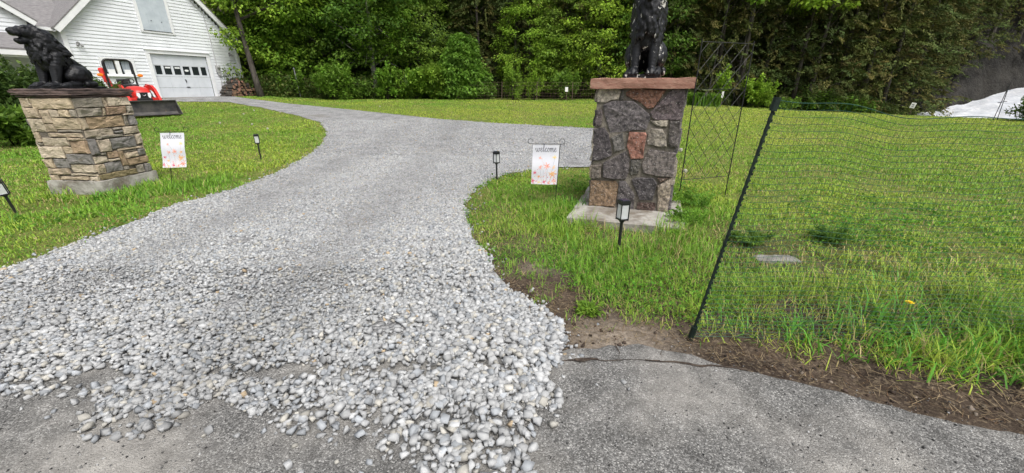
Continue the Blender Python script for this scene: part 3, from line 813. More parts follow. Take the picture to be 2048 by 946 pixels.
def tree(name, az, r, proto, label, cat, group=None, sc=1.0, z=None, rz=None):
    x, y = polar(az, r)
    e = empty(name, (x, y, float(hill_z(x, y)) - .05 if y > 27.2 else Tz(x, y) - .05), random.uniform(0, 6.28) if rz is None else rz, label, cat, group, sc)
    mobj('crown', proto[0], e); mobj('trunk', proto[1], e)
    return e
# tall maple with a bare leaning trunk beside the barn
cm, tips = crown_broad('crown', 12.5, 4.0, 3.4, 170, 105, .24, PAL_BRIGHT)
e = empty('maple_tree', (-14.7, 24.9, Tz(-14.7, 24.9)), 0, 'bright green maple with a bare dark leaning trunk beside the white barn', 'tree')
o = mobj('crown', cm, e); o.location = (.6, 3.4, .5)
mobj('trunk', finish(trunk_mesh('trunk', 10, .17, [(t[0] + .6, t[1] + 3.4, t[2] + .5) for t in tips if t[2] > 5], M_bark, lean=(-.14, .05), nlimb=18), 'trunk', M_bark), e)
# tree with dead grey lower limbs by the driveway bend
cm, tips = crown_broad('crown', 11, 3.4, 3.0, 130, 95, .22, PAL_MID)
x, y = polar(-17.6, 29.2)
e = empty('broadleaf_tree', (x, y, Tz(x, y) + .1), .4, 'broadleaf tree with dead grey lower limbs behind the driveway bend', 'tree')
mobj('crown', cm, e)
mb = trunk_mesh('trunk', 10, .19, tips, M_greybark, nlimb=16)
for k in range(16):
    a = random.uniform(0, 6.28); z = random.uniform(1.3, 4.0); l = random.uniform(1, 2.3)
    mb.tube([(0, 0, z), (l * .5 * math.cos(a), l * .5 * math.sin(a), z + .25), (l * math.cos(a + .2), l * math.sin(a + .2), z + random.uniform(-.5, .3))], [.035, .022, .008], 5)
mobj('trunk', finish(mb, 'trunk', M_greybark), e)

FRONT = [  # azimuth, range, kind, prototype, scale
    (-27.4, 31.6, 'b', 0, .85), (-25.2, 31.5, 'b', 3, .9), (-21.8, 30.6, 'b', 1, .9), (-14.4, 30.2, 'b', 0, .95), (-12.0, 29.0, 'b', 2, .75),
    (-9.6, 31.0, 'b', 4, 1.0), (-4.4, 28.6, 'c', 0, .95), (-2.2, 30.0, 'c', 2, 1.0), (.4, 28.0, 'c', 3, .9), (2.2, 27.2, 'b', 0, .62), (5.0, 27.6, 'c', 2, .85), (7.0, 27.0, 'b', 2, .7),
    (9.2, 27.2, 'c', 1, .95), (11.4, 27.0, 'b', 0, .72), (13.2, 29.6, 'c', 0, 1.0), (15.4, 28.0, 'c', 3, .95), (17.6, 27.6, 'b', 1, .75), (20.2, 27.8, 'c', 2, .95), (22.6, 28.6, 'c', 0, 1.0),
    (25.4, 28.0, 'c', 1, 1.0), (27.8, 28.8, 'c', 2, .95), (30.4, 29.4, 'c', 3, 1.05), (32.6, 30.6, 'c', 0, 1.0), (35.0, 30.2, 'c', 2, 1.05), (37.2, 31.6, 'c', 1, 1.05), (39.4, 32.4, 'c', 0, 1.1), (41.4, 33.6, 'c', 2, 1.1), (42.3, 37, 'c', 3, 1.0)]
nm = {0: 'bright', 1: 'mid green', 2: 'mid green', 3: 'bright', 4: 'dark green'}
for az, r, k, i, s in FRONT:
    if k == 'b':
        tree('maple_tree', az, r, broad[i], 'leafy green maple along the front edge of the wood behind the lawn', 'tree', 'maples along the wood edge', s)
    else:
        tree('cedar_tree', az, r, cedars[i], 'olive brown cedar in the close front row behind the lawn', 'tree', 'cedars along the wood edge', s)
# second and third rows up the slope
az = -31
while az < 45:
    for row, (r0, dr) in enumerate(((33.2, 1.2), (37.8, 1.6))):
        a = az + random.uniform(-.9, .9) + row * 1.3
        r = r0 + random.uniform(-dr, dr) + (2.5 if a > 36 else 0)
        pb = .93 if a < -7 else (.42 if a < 20 else .16)
        if random.random() < pb:
            tree('maple_tree', a, r, broad[random.choice([1, 2, 4, 0, 4])], 'dark leafy maple up the wooded slope behind the front row of trees', 'tree', 'maples up the wooded slope', random.uniform(.85, 1.15))
        else:
            tree('cedar_tree', a, r, cedars[random.randrange(4)], 'dark olive cedar up the wooded slope behind the front row of trees', 'tree', 'cedars up the wooded slope', random.uniform(.95, 1.2))
    az += 3.1
# bright maple boughs pushing out between the cedars
for az, r, s, lab in ((5.6, 26.6, .42, 'small bright maple sapling leaning out of the cedars near the fieldstone pillar'), (28.2, 27.6, .95, 'bright maple whose boughs hang over the cedars behind the trellis'), (33.6, 29.2, 1.0, 'bright green maple standing out among the cedars beyond the net fence')):
    if s < .6:
        tree('maple_sapling', az, r, broad[0], lab, 'tree', None, s)
    else:
        cm, tips = crown_broad('crown', 11, 2.2, 5.2, 60, 90, .22, PAL_BRIGHT)
        tree('maple_tree', az, r, (cm, finish(trunk_mesh('trunk', 9, .13, tips, M_bark, nlimb=12), 'trunk', M_bark)), lab, 'tree', None, 1.0)
M_deadbark = mat('dead_bark', (.07, .066, .06), (.15, .14, .13), scale=7, rough=.9)
# two pale bare trunks among the cedars
def bare_tree(az, r, h, lean, label):
    x, y = polar(az, r)
    e = empty('bare_tree', (x, y, Tz(x, y) - .1), 0, label, 'tree')
    mb = MB(); pts = [(lean * t * h, .02 * h * math.sin(3 * t), h * t) for t in np.linspace(0, 1, 9)]
    mb.tube(pts, [.042 * (1 - .75 * t) + .008 for t in np.linspace(0, 1, 9)], 7)
    mobj('trunk', finish(mb, 'trunk', M_deadbark), e)
    for k in range(14):
        mb = MB(); t = random.uniform(.3, .97); a = random.uniform(0, 6.28); l = random.uniform(.5, 1.4) * (1.1 - t * .5); p = Vector((lean * t * h, .02 * h * math.sin(3 * t), h * t))
        mb.tube([p, p + Vector((l * .5 * math.cos(a), l * .5 * math.sin(a), .3)), p + Vector((l * math.cos(a), l * math.sin(a), .35 + random.uniform(-.2, .4)))], [.012, .008, .003], 4)
        mobj('branch', finish(mb, 'branch', M_deadbark), e)
bare_tree(24.7, 27.4, 9.5, .09, 'pale grey bare dead tree standing before the cedars behind the trellis')
bare_tree(27.6, 27.8, 9, .05, 'thin grey bare sapling before the cedars behind the trellis')

# undergrowth beneath the trees: a mass
n = 60000
A = RNG.uniform(-40, 44, n); Rr = RNG.uniform(27.0, 31.5, n) + 1.2 * (np.abs(A) > 33)
X = Rr * np.sin(np.radians(A)); Y = Rr * np.cos(np.radians(A))
Y = np.maximum(Y, 24.5 + 2.2 * vn(A * .8, A * 0, 2) - np.clip(A - 25, 0, 20) * .12)
zz = np.where(Y > 27.2, hill_z(X, Y), T(X, Y)) + RNG.random(n) ** 1.5 * (.5 + 1.1 * vn(A * 1.3, Y, 5))
tag(mobj('undergrowth', leaf_mesh('undergrowth', np.stack([X, Y, zz], 1), unit(n) + np.array([0, 0, .3]), RNG.uniform(.1, .24, n), RNG.uniform(.06, .12, n), palette(PAL_DARK + PAL_CEDAR[:2], n, .6 + .8 * vn(A * 2, zz * 2, 9)), M_leaf)), kind='stuff', label='dim mixed undergrowth along the foot of the wood')

# ------------------------------------------------------------------ shrubs at the foot of the wood
def shrub(name, az, r, h, rad, n, leaf, pal, label, cat='shrub', lumps=14, upright=.25, group=None):
    x, y = polar(az, r)
    return plant(name, x, y, [('foliage', shrub_crown('foliage', h, rad, n, leaf, pal, lumps, upright)), ('stems', stems_mesh('stems', h, rad * .7, 7, .02))], label, cat, group)
# vine-draped column
x, y = polar(-6.9, 26.0)
Ps = []; Ds = []; Cl = []
for (cx, cz, rx, rz_, m) in ((.15, 2.75, .95, .72, 3600), (0, 2.1, 1.25, .75, 3800), (-.2, 1.3, 1.5, .8, 3800), (.55, 1.2, 1.3, .8, 2600), (-1.3, .8, .9, .6, 1800), (.2, .5, 1.7, .5, 2400)):
    d = unit(m); q = d * (RNG.random(m)[:, None] ** .18)
    q = q * (1 + .6 * (vn(q[:, 0] * 3 + 7, q[:, 2] * 4 + q[:, 1] * 3, 5) - .5))[:, None]
    Ps.append(np.array([cx, 0, cz]) + q * np.array([rx, rx * .8, rz_])); Ds.append(q * .8 + np.array([0, 0, -.5]) + RNG.normal(0, .4, (m, 3))); Cl.append(np.full(m, random.uniform(.85, 1.15)))
P = np.concatenate(Ps); D = np.concatenate(Ds); k = P[:, 2] > .05; P, D = P[k], D[k]; cl = np.concatenate(Cl)[k]
L = RNG.uniform(.09, .19, len(P))
plant('vine_covered_shrub', x, y, [('foliage', leaf_mesh('foliage', P, D, L, L * .75, palette(PAL_VINE, len(P), cl), M_leaf)), ('stems', stems_mesh('stems', 2.6, .5, 6, .03))], 'tall bright yellow green shrub draped with vines behind the driveway', 'shrub', rz=0)
shrub('leafy_shrub', -22.6, 27.0, 2.0, 1.25, 5200, .17, PAL_VINE, 'bright rounded shrub between the leaning maple and the tree with dead limbs')
shrub('leafy_shrub', -19.4, 27.4, 1.2, 1.0, 2600, .15, PAL_MID, 'low mid green shrub just beside the bright rounded shrub')
shrub('leafy_shrub', -16.4, 26.6, 1.8, .75, 3000, .16, PAL_BRIGHT, 'narrow upright green shrub before the tree with dead limbs', upright=.7)
shrub('leafy_shrub', -12.9, 26.5, 1.75, 1.3, 4800, .18, PAL_BRIGHT, 'broad green shrub beside the vine draped shrub on its barn side')
shrub('leafy_shrub', -9.9, 25.8, 1.9, 1.15, 4800, .2, PAL_VINE, 'large leaved bright shrub touching the vine draped shrub')
shrub('leafy_shrub', -26.6, 29.2, 1.5, 1.3, 3600, .16, PAL_MID, 'dark low shrub at the wood edge by the thin metal pole')
shrub('leafy_shrub', .1, 24.9, 1.75, .68, 3400, .13, PAL_VINE, 'small dense round shrub alone on the wire fence line')
shrub('leafy_shrub', 3.0, 24.6, 1.5, .55, 1600, .12, PAL_BRIGHT, 'thin pointed shrub on the wire fence line', upright=.9)
shrub('leafy_shrub', -3.2, 26.0, .9, .8, 1800, .13, PAL_MID, 'low dark shrub between the vine draped shrub and the round shrub')
shrub('leafy_shrub', 7.2, 24.9, 1.6, .95, 3000, .14, PAL_MID, 'loose green shrub at the fence line just before the fieldstone pillar')
shrub('leafy_shrub', 30.2, 27.0, 1.55, 1.05, 3600, .15, PAL_BRIGHT, 'green shrub at the far lawn edge above the net fence post')
shrub('leafy_shrub', 26.2, 25.2, 2.0, .42, 1400, .14, PAL_BRIGHT, 'slim light green sapling behind the trellis', upright=.9, lumps=10)
shrub('leafy_shrub', 33.0, 27.4, .55, .9, 1500, .12, PAL_MID, 'low creeping shrub at the lawn edge next to the fence post shrub')
shrub('leafy_shrub', 51.6, 29.0, 1.0, 1.1, 3400, .13, PAL_YEW, 'dark bush on the lawn edge in front of the white water', upright=.3)
# day lily bed
def blades_clump(name, nb, h, rad, w, pal):
    a = RNG.uniform(0, 2 * PI, nb); rr = rad * np.sqrt(RNG.random(nb)); hh = h * RNG.uniform(.6, 1.1, nb); d = RNG.uniform(0, 2 * PI, nb); ln = RNG.uniform(.1, .6, nb)
    b = np.stack([rr * np.cos(a), rr * np.sin(a), np.zeros(nb)], 1); dd = np.stack([np.cos(d), np.sin(d), np.zeros(nb)], 1); s = np.stack([-np.sin(d), np.cos(d), np.zeros(nb)], 1) * w / 2
    m = b + dd * (ln * hh * .5)[:, None] + np.array([0, 0, 1]) * (hh * .7)[:, None]; t = m + dd * (ln * hh * .9)[:, None] + np.array([0, 0, 1]) * (hh * .15)[:, None]
    V = np.stack([b - s, b + s, m + s, m - s, t], 1).reshape(-1, 3); i = (np.arange(nb) * 5)[:, None]
    return npmesh(name, V, [i + np.array([[0, 1, 2, 3]]), i + np.array([[3, 2, 4]])], M_leaf, np.repeat(palette(pal, nb), 5, 0))
lily = blades_clump('foliage', 260, .75, .5, .05, PAL_VINE)
for i, (az, r) in enumerate(((21.8, 24.2), (23.1, 24.3), (24.3, 24.1), (25.2, 24.5))):
    x, y = polar(az, r); e = plant('lily_plant', x, y, [('foliage', lily)], 'clump of bright strap leaves in the bed behind the trellis', 'plant', 'lily clumps behind the trellis')
# tall weeds with tiered leaves at the far lawn edge
def tiered(h, k):
    Ps = []; Ds = []; Ls = []
    mb = MB()
    for s in range(k):
        x0, y0 = random.uniform(-.3, .3) * (k > 1), random.uniform(-.3, .3) * (k > 1); hh = h * random.uniform(.75, 1.05)
        mb.tube([(x0, y0, -.03), (x0 + random.uniform(-.05, .05), y0, hh)], [.012, .006], 5)
        for i in range(9):
            z = hh * (.18 + .82 * i / 8)
            m = 9
            a = RNG.uniform(0, 2 * PI, m); l = .26 * (1.15 - .65 * i / 8)
            Ps.append(np.tile([[x0, y0, z]], (m, 1)) + np.stack([np.cos(a) * l * .15, np.sin(a) * l * .15, 0 * a], 1)); Ds.append(np.stack([np.cos(a), np.sin(a), RNG.uniform(-.1, .4, m)], 1)); Ls.append(np.full(m, l))
    P = np.concatenate(Ps); D = np.concatenate(Ds); L = np.concatenate(Ls)
    return leaf_mesh('foliage', P, D, L, L * .5, palette(PAL_VINE, len(P)), M_leaf), finish(mb, 'stems', M_leaf)
tw = [tiered(1.0, 1), tiered(1.1, 4)]
for i, (az, r, k, s) in enumerate(((37.2, 29.4, 0, 1), (38.2, 29.6, 1, .8), (39.0, 29.5, 0, 1.1), (39.8, 29.7, 0, 1.0), (36.2, 29.2, 1, 1), (35.2, 29.0, 1, .75), (40.6, 29.7, 0, .8))):
    x, y = polar(az, r)
    plant('tall_weed', x, y, [('foliage', tw[k][0]), ('stems', tw[k][1])], 'light green tall weed with tiered leaves at the lawn edge by the rock bank', 'plant', 'tall weeds along the far lawn edge', sc=s)

# yew shrubs and a leafy perennial behind the sandstone pillar
yews = [shrub_crown('foliage', 1.75, 1.25, 11000, .11, PAL_YEW, 30, .75, M_leaf, .22), shrub_crown('foliage', 1.5, 1.1, 9000, .1, PAL_YEW, 26, .9, M_leaf, .22)]
ys = stems_mesh('stems', 1.4, .7, 9, .03)
for (x, y, k, s, lab) in ((-13.4, 11.0, 0, 1.05, 'large dark green yew at the picture edge before the porch'), (-12.4, 11.9, 0, .86, 'dense yew directly behind the lion on the sandstone pillar'), (-14.3, 12.6, 1, 1.1, 'yew shrub nearest the house porch'), (-13.5, 12.5, 1, .8, 'feathery yew between the sandstone pillar and the red tractor')):
    plant('yew_shrub', x, y, [('foliage', yews[k]), ('stems', ys)], lab, 'shrub', 'yews between the pillar and the house', sc=s)
plant('leafy_perennial', -11.9, 9.75, [('foliage', shrub_crown('foliage', .85, .85, 2600, .17, PAL_MID, 16, .35)), ('stems', stems_mesh('stems', .7, .5, 9, .008, M_leaf))], 'broad leaved green perennial at the foot of the yews', 'plant')
# feathery weeds in the near grass
def fern_weed(h, rad, n, pal):
    ns = 16; sa = RNG.uniform(0, 2 * PI, ns); sl = RNG.uniform(.5, 1.1, ns); sb = RNG.uniform(.35, 1.0, ns); k = RNG.integers(0, ns, n)
    t = RNG.random(n) ** .6; a = sa[k] + RNG.normal(0, .12, n); rr = rad * sl[k] * t * sb[k]
    P = np.stack([rr * np.cos(a) + RNG.normal(0, .012, n), rr * np.sin(a) + RNG.normal(0, .012, n), h * sl[k] * t * (1.25 - .6 * sb[k] * t) + np.abs(RNG.normal(0, .012, n))], 1)
    D = np.stack([np.cos(a), np.sin(a), RNG.uniform(-.2, .8, n)], 1) + RNG.normal(0, .5, (n, 3))
    L = RNG.uniform(.018, .045, n)
    return leaf_mesh('foliage', P, D, L, L * .4, palette(pal, n), M_leaf)
w1 = fern_weed(.14, .26, 1700, PAL_MID); w2 = fern_weed(.17, .3, 1700, [(.15, .3, .035), (.2, .37, .04)]); w3 = fern_weed(.07, .09, 600, PAL_BRIGHT)
for x, y, m, lab in ((2.25, 3.52, w1, 'dark feathery weed clump just inside the net fence'), (2.3, 4.75, w2, 'feathery weed clump at the foot of the trellis'), (.5, 2.26, w3, 'small bright weed clump at the edge of the bare mulch'), (1.95, 4.95, w2, 'feathery weed between the fieldstone pillar and the trellis'), (3.05, 3.6, w1, 'dark weed tuft deeper behind the net fence'), (1.9, 4.05, w2, 'bright weed clump at the front corner of the concrete footing'), (.55, 4.25, w3, 'tiny weed tuft at the far corner of the concrete footing')):
    plant('feathery_weed', x, y, [('foliage', m)], lab, 'plant')

# ------------------------------------------------------------------ river, rock bank
def strip_grid(name, A, B, n, m, zn, material, s=9):
    """ruled sheet between polylines A and B"""
    A = np.array(A, float); B = np.array(B, float)
    ta = np.linspace(0, 1, len(A)); u = np.linspace(0, 1, n); v = np.linspace(0, 1, m)
    PA = np.stack([np.interp(u, ta, A[:, i]) for i in range(3)], 1); PB = np.stack([np.interp(u, np.linspace(0, 1, len(B)), B[:, i]) for i in range(3)], 1)
    V = PA[:, None] * (1 - v)[None, :, None] + PB[:, None] * v[None, :, None]
    V = V.reshape(-1, 3); V[:, 2] += zn * (fbm(V[:, 0] * .9, V[:, 1] * .9, s, 4) - .5)
    V[:, 0] += zn * .4 * (fbm(V[:, 1] * 1.1, V[:, 2] * 1.1, s + 3, 3) - .5)
    i = np.arange(n * m).reshape(n, m)
    F = np.stack([i[:-1, :-1].ravel(), i[1:, :-1].ravel(), i[1:, 1:].ravel(), i[:-1, 1:].ravel()], 1)
    me = npmesh(name, V, [F], material, smooth=True)
    return mobj(name, me)
def pz(az, r, z): x, y = polar(az, r); return (x, y, z)
M_water = mat('white_water', (.56, .58, .62), (.36, .4, .44), scale=1.6, rough=.55, bump=.6, bscale=7, bdist=.2, lo=.45, hi=.8, stretch=(1, .45, 1), c3=(.68, .69, .71), s3=5, lo3=.5, hi3=.6)
tag(strip_grid('river', [pz(40, 33, -.9), pz(46, 32, -.75), pz(52, 31.5, -.5), pz(64, 33, .1)], [pz(43.4, 35, -.5), pz(44.6, 36, -.1), pz(45.8, 37.5, .16), pz(48, 41, .68), pz(50.3, 45, 1.42), pz(56, 52, 2.4), pz(64, 60, 3.6)], 60, 26, .5, M_water), kind='structure')
M_rock = mat('dark_rock', (.014, .013, .011), (.04, .037, .032), scale=1.1, rough=.9, bump=1, bscale=5, bdist=.3, c3=(.085, .077, .065), s3=9, lo3=.58, hi3=.75)
tag(strip_grid('river_bank', [pz(38, 34.5, -1.2), pz(43.4, 35.2, -.8), pz(44.6, 36.2, -.4), pz(45.8, 37.7, -.15), pz(48, 41, .2), pz(50.3, 45, 1.0), pz(56, 52, 2.0), pz(64, 60, 3.2)], [pz(37, 40, 6), pz(43, 42, 6.5), pz(46, 45, 7.5), pz(49, 50, 9), pz(52, 56, 11), pz(58, 64, 14), pz(66, 72, 17)], 90, 60, 2.4, M_rock), kind='structure')
# dark trees leaning over the rock
for az, r, z, s in ((44.0, 38.4, 1.7, .9), (45.6, 40.4, 2.4, .9), (47.2, 43, 3.3, 1.0), (48.8, 45.6, 4.1, 1.0), (50.2, 48, 5.0, 1.1), (51.8, 50.5, 5.6, 1.1), (53.5, 53, 6.2, 1.2), (44.6, 42.5, 4.5, 1.1), (46.6, 45.5, 5.5, 1.1), (48.6, 49.0, 6.8, 1.2), (50.6, 52.5, 8, 1.2)):
    x, y = polar(az, r)
    e = empty('cedar_tree', (x, y, z), random.uniform(0, 6), 'dark cedar on top of the rock bank above the white water', 'tree', 'cedars above the rock bank', s)
    p = random.choice(cedars); mobj('crown', p[0], e); mobj('trunk', p[1], e)
# ------------------------------------------------------------------ house (local x along the gable front, y into the building)
HA = math.atan2(.926, .378)
house = empty('house', (-18.07, 21.8, 0), HA, 'white clapboard house with a steep gable front holding a garage door', 'house')
CX, EZ, AP = .83, 3.8, 7.85          # gable centre, eave height, apex height
def gable_span(z):
    if z <= EZ: return -3.05, 4.62
    k = (AP - z) / (AP - EZ)
    return CX - 3.88 * k, CX + 3.8 * k
OPEN = [(0.02, 2.72, .3, 3.0), (-1.96, -.86, 1.99, 2.6), (.08, 1.3, 4.05, 5.75)]
def clapboard(mb, y, z0, z1, span, openings, step=.15):
    z = z0; k = 0
    while z < z1:
        zt = min(z + step, z1)
        a0, b0 = span(z); a1, b1 = span(zt)
        segs = [(max(a0, a1) if zt > EZ else a0, min(b0, b1) if zt > EZ else b0)]
        for (oa, ob, oz0, oz1) in openings:
            if zt > oz0 + .01 and z < oz1 - .01:
                new = []
                for (p, q) in segs:
                    if ob <= p or oa >= q: new.append((p, q)); continue
                    if oa > p: new.append((p, oa))
                    if ob < q: new.append((ob, q))
                segs = new
        for (p, q) in segs:
            if q - p < .03: continue
            ya, yb = y - .027, y - .004
            vs = [(p, ya, z), (q, ya, z), (q, yb, zt), (p, yb, zt), (p, y + .03, z), (q, y + .03, z)]
            mb.add(vs, [(0, 1, 2, 3), (4, 5, 1, 0)])
        z = zt; k += 1
mb = MB(); clapboard(mb, 0, .5, AP - .05, gable_span, OPEN)
mb.box((4.6, 3.5, 2.1), (.02, 7, 3.2)); mb.box((-3.04, 3.5, 2.1), (.02, 7, 3.2))
M_clap = mat('clapboard', (.74, .765, .8), (.65, .67, .7), scale=1.3, rough=.6, c3=(.6, .6, .58), s3=5, lo3=.62, hi3=.8)
mb.build('wall', M_clap, house, fix=False)
# roof of the gable block with its white rake boards
def rake(mb, x0, z0, x1, z1, y, w=.24, t=.05, mi=0):
    d = Vector((x1 - x0, 0, z1 - z0)); L = d.length; d.normalize(); n = Vector((-d.z, 0, d.x))
    if n.z > 0: n = -n
    p0 = Vector((x0, y, z0)); p1 = Vector((x1, y, z1))
    vs = [p0, p1, p1 + n * w, p0 + n * w]
    vs = vs + [v + Vector((0, t, 0)) for v in vs]
    mb.add(vs, [(0, 1, 2, 3), (7, 6, 5, 4), (0, 4, 5, 1), (1, 5, 6, 2), (2, 6, 7, 3), (3, 7, 4, 0)], mi)
mb = MB()
for sx, ex in ((-1, CX - 4.16), (1, CX + 4.1)):
    z_e = EZ - .02
    vs = [(ex, -.3, z_e), (CX, -.3, AP + .16), (CX, 8, AP + .16), (ex, 8, z_e)]
    vs = vs + [(a, b, c - .06) for a, b, c in vs]
    mb.add(vs, [(0, 1, 2, 3), (7, 6, 5, 4), (0, 4, 5, 1), (1, 5, 6, 2), (2, 6, 7, 3), (3, 7, 4, 0)])
roof = mb.build('roof', M_shingle, house)
mb = MB()
rake(mb, CX - 4.16, EZ - .07, CX, AP + .09, -.29, .22, .04); rake(mb, CX + 4.1, EZ - .07, CX, AP + .09, -.288, .2, .04)
# soffits behind the rake boards
for ex in (CX - 4.12, CX + 4.06):
    vs = [(ex, -.25, EZ - .2), (CX, -.25, AP - .05), (CX, -.03, AP - .05), (ex, -.03, EZ - .2)]
    mb.add(vs, [(0, 1, 2, 3)])
mb.build('rake_board', M_trim, house)
for xc, wc in ((-3.0, .16), (4.56, .14)):
    mb = MB(); mb.box((xc, -.04, 2.1), (wc, .06, 3.3)); mb.build('corner_board', M_trim, house)
# garage door
gd = MB(); y = .06
for z0, z1 in ((.86, 1.385), (1.395, 1.93), (1.94, 2.47), (2.48, 2.98)):
    if z0 == 1.94:   # window section: rails and stiles only
        gd.box((1.37, y, 1.985), (2.7, .05, .09)); gd.box((1.37, y, 2.462), (2.7, .05, .02))
        for k in range(7):
            xk = .02 + 2.7 * k / 6
            gd.box((min(max(xk, .075), 2.665), y, 2.24), (.11, .05, .42))
    else:
        gd.box((1.37, y, (z0 + z1) / 2), (2.7, .05, z1 - z0))
        for k in range(1, 4): gd.box((.02 + 2.7 * k / 4, y - .028, (z0 + z1) / 2), (.03, .006, z1 - z0 - .04))
door = gd.build('garage_door', M_doorw, house)
M_paper = mat('paper', (.75, .76, .77), rough=.7)
for k in range(6):
    xa = .02 + 2.7 * (k + .5) / 6
    mb = MB(); mb.box((xa, y + .01, 2.24), (.34, .01, .43)); mb.build('pane', M_glassd, door)
    if k in (1, 2):
        mb = MB(); mb.box((xa + .02, y - .002, 2.37), (.24, .006, .075)); mb.build('notice', M_paper, door)
    if k == 3:
        mb = MB(); mb.prism([(xa + .1 * math.cos(t), 2.25 + .055 * math.sin(t)) for t in np.linspace(0, 2 * PI, 20)[:-1]], .006, Matrix(((1, 0, 0, 0), (0, 0, 1, y - .006), (0, 1, 0, 0), (0, 0, 0, 1)))); mb.build('sticker', M_paper, door)
mb = MB(); mb.box((1.42, y - .045, 1.72), (.03, .03, .14)); mb.box((1.4, y - .04, 1.78), (.05, .02, .05)); mb.build('latch', M_black, door)
mb = MB(); mb.box((1.46, y - .04, 1.42), (.16, .03, .035)); mb.build('handle', M_black, door)
mb = MB(); mb.box((-.07, -.03, 1.9), (.16, .07, 2.3)); mb.box((2.81, -.03, 1.9), (.16, .07, 2.3)); mb.box((1.37, -.035, 3.08), (2.98, .08, .16)); mb.box((1.37, -.06, 3.175), (3.1, .13, .03))
mb.build('door_casing', M_trim, house)
# concrete apron lip and foundation
mb = MB(); mb.box((1.37, -.12, .86), (2.9, .4, .1)); mb.box((.8, .1, .66), (7.7, .2, .5)); mb.build('foundation', M_concrete, house)
# window with two sashes
w = MB(); w.box((-1.41, -.03, 2.65), (1.36, .06, .11)); w.box((-1.41, -.03, 1.945), (1.36, .06, .09)); w.box((-2.02, -.03, 2.295), (.12, .06, .61)); w.box((-.8, -.03, 2.295), (.12, .06, .61)); w.box((-1.41, -.02, 2.295), (.15, .05, .61)); w.box((-1.41, -.06, 1.9), (1.42, .12, .03))
win = w.build('window', M_trim, house)
M_curtain = mat('curtain', (.34, .38, .42), (.2, .23, .26), scale=9, rough=.8, stretch=(3, 1, .2))
for xa in (-1.72, -1.1):
    mb = MB(); mb.box((xa, .05, 2.295), (.46, .01, .6)); mb.build('pane', M_glassd, win)
    mb = MB(); mb.box((xa + .02, .04, 2.32), (.3, .006, .5)); mb.build('curtain', M_curtain, win)
    mb = MB(); mb.box((xa + .03, .03, 2.1), (.26, .012, .2)); mb.build('paper', M_paper, win)
# loft door
l = MB(); l.box((.69, -.02, 4.9), (1.22, .05, 1.7)); 
for k in range(1, 4): l.box((.08 + 1.22 * k / 4, -.047, 4.9), (.012, .006, 1.68))
M_loft = mat('loft_grey', (.5, .55, .6), (.43, .48, .53), scale=3, rough=.6)
ld = l.build('loft_door', M_loft, house)
mb = MB(); mb.box((.69, -.05, 4.04), (1.3, .06, .02)); mb.build('threshold', M_black, ld)
mb = MB(); mb.box((.01, -.03, 4.85), (.13, .07, 1.75)); mb.box((1.37, -.03, 4.85), (.13, .07, 1.75)); mb.box((.69, -.03, 3.99), (1.49, .06, .09)); mb.build('loft_casing', M_trim, house)
for xb, zb in ((.5, 4.5), (.95, 4.48)):
    mb = MB(); mb.box((xb, -.055, zb), (.03, .03, .03)); mb.build('bolt', M_black, ld)
# lights, meter, service cable
for xa, za in ((-2.6, 3.17), (4.1, 3.19)):
    mb = MB(); mb.lathe([(.06, 0), (.06, .03), (.03, .05)], 12, 0, Matrix.Translation((xa, -.02, za + .06)) @ Matrix.Rotation(R(90), 4, 'X'))
    for s in (-1, 1): mb.lathe([(.02, 0), (.035, .02), (.05, .12), (.045, .125)], 10, 0, Matrix.Translation((xa + .05 * s, -.1, za + .03)) @ Matrix.Rotation(R(150), 4, 'X') @ Matrix.Rotation(R(15 * s), 4, 'Y'))
    mb.build('wall_light', mat('lamp_grey', (.2, .2, .2), rough=.5) if xa < 0 else bpy.data.materials['lamp_grey'], house)
mb = MB(); mb.box((3.2, -.08, 2.38), (.2, .12, .36), bevel=.015); mb.lathe([(.085, 0), (.085, .06), (.07, .1), (.02, .11)], 18, 0, Matrix.Translation((3.2, -.14, 2.5)) @ Matrix.Rotation(R(90), 4, 'X')); mb.box((3.24, -.07, 2.12), (.16, .1, .16), bevel=.01)
mb.build('electric_meter', mat('meter_grey', (.4, .41, .4), (.3, .3, .3), scale=6, rough=.5), house)
mb = MB(); mb.tube([(2.42, -.03, 5.95), (2.75, -.04, 5.5), (3.1, -.04, 5.2), (3.17, -.045, 4.4), (3.19, -.045, 3.4), (3.19, -.05, 2.56)], .016, 6); mb.tube([(3.25, -.05, 2.04), (3.26, -.05, 1.6), (3.22, -.05, .9)], .012, 6)
for s in range(2): mb.tube([(3.3 + .14 * s + .1 * math.cos(t), -.06, 1.55 + .16 * math.sin(t)) for t in np.linspace(0, 2 * PI, 16)], .01, 5)
mb.build('service_cable', mat('cable_grey', (.45, .45, .45), rough=.6), house)
# side wing: wall set back, roof sloping toward the lawn
mb = MB(); clapboard(mb, .35, .4, 3.72, lambda z: (-14, -3.06), [])
mb.build('wing_wall', M_clap, house, fix=False)
mb = MB()
vs = [(-14, .02, 3.72), (-2.2, .02, 3.72), (-2.2, 4.4, 7.0), (-14, 4.4, 7.0)]; vs = vs + [(a, b, c - .08) for a, b, c in vs]
mb.add(vs, [(0, 1, 2, 3), (7, 6, 5, 4), (0, 4, 5, 1), (1, 5, 6, 2), (2, 6, 7, 3), (3, 7, 4, 0)])
vs = [(-14, 4.4, 7.0), (-2.2, 4.4, 7.0), (-2.2, 9, 3.7), (-14, 9, 3.7)]
mb.add(vs, [(0, 1, 2, 3)])
mb.build('wing_roof', M_shingle, house)
mb = MB(); mb.box((-3.62, -.02, 3.69), (.9, .1, .12)); mb.build('gutter', M_trim, house)
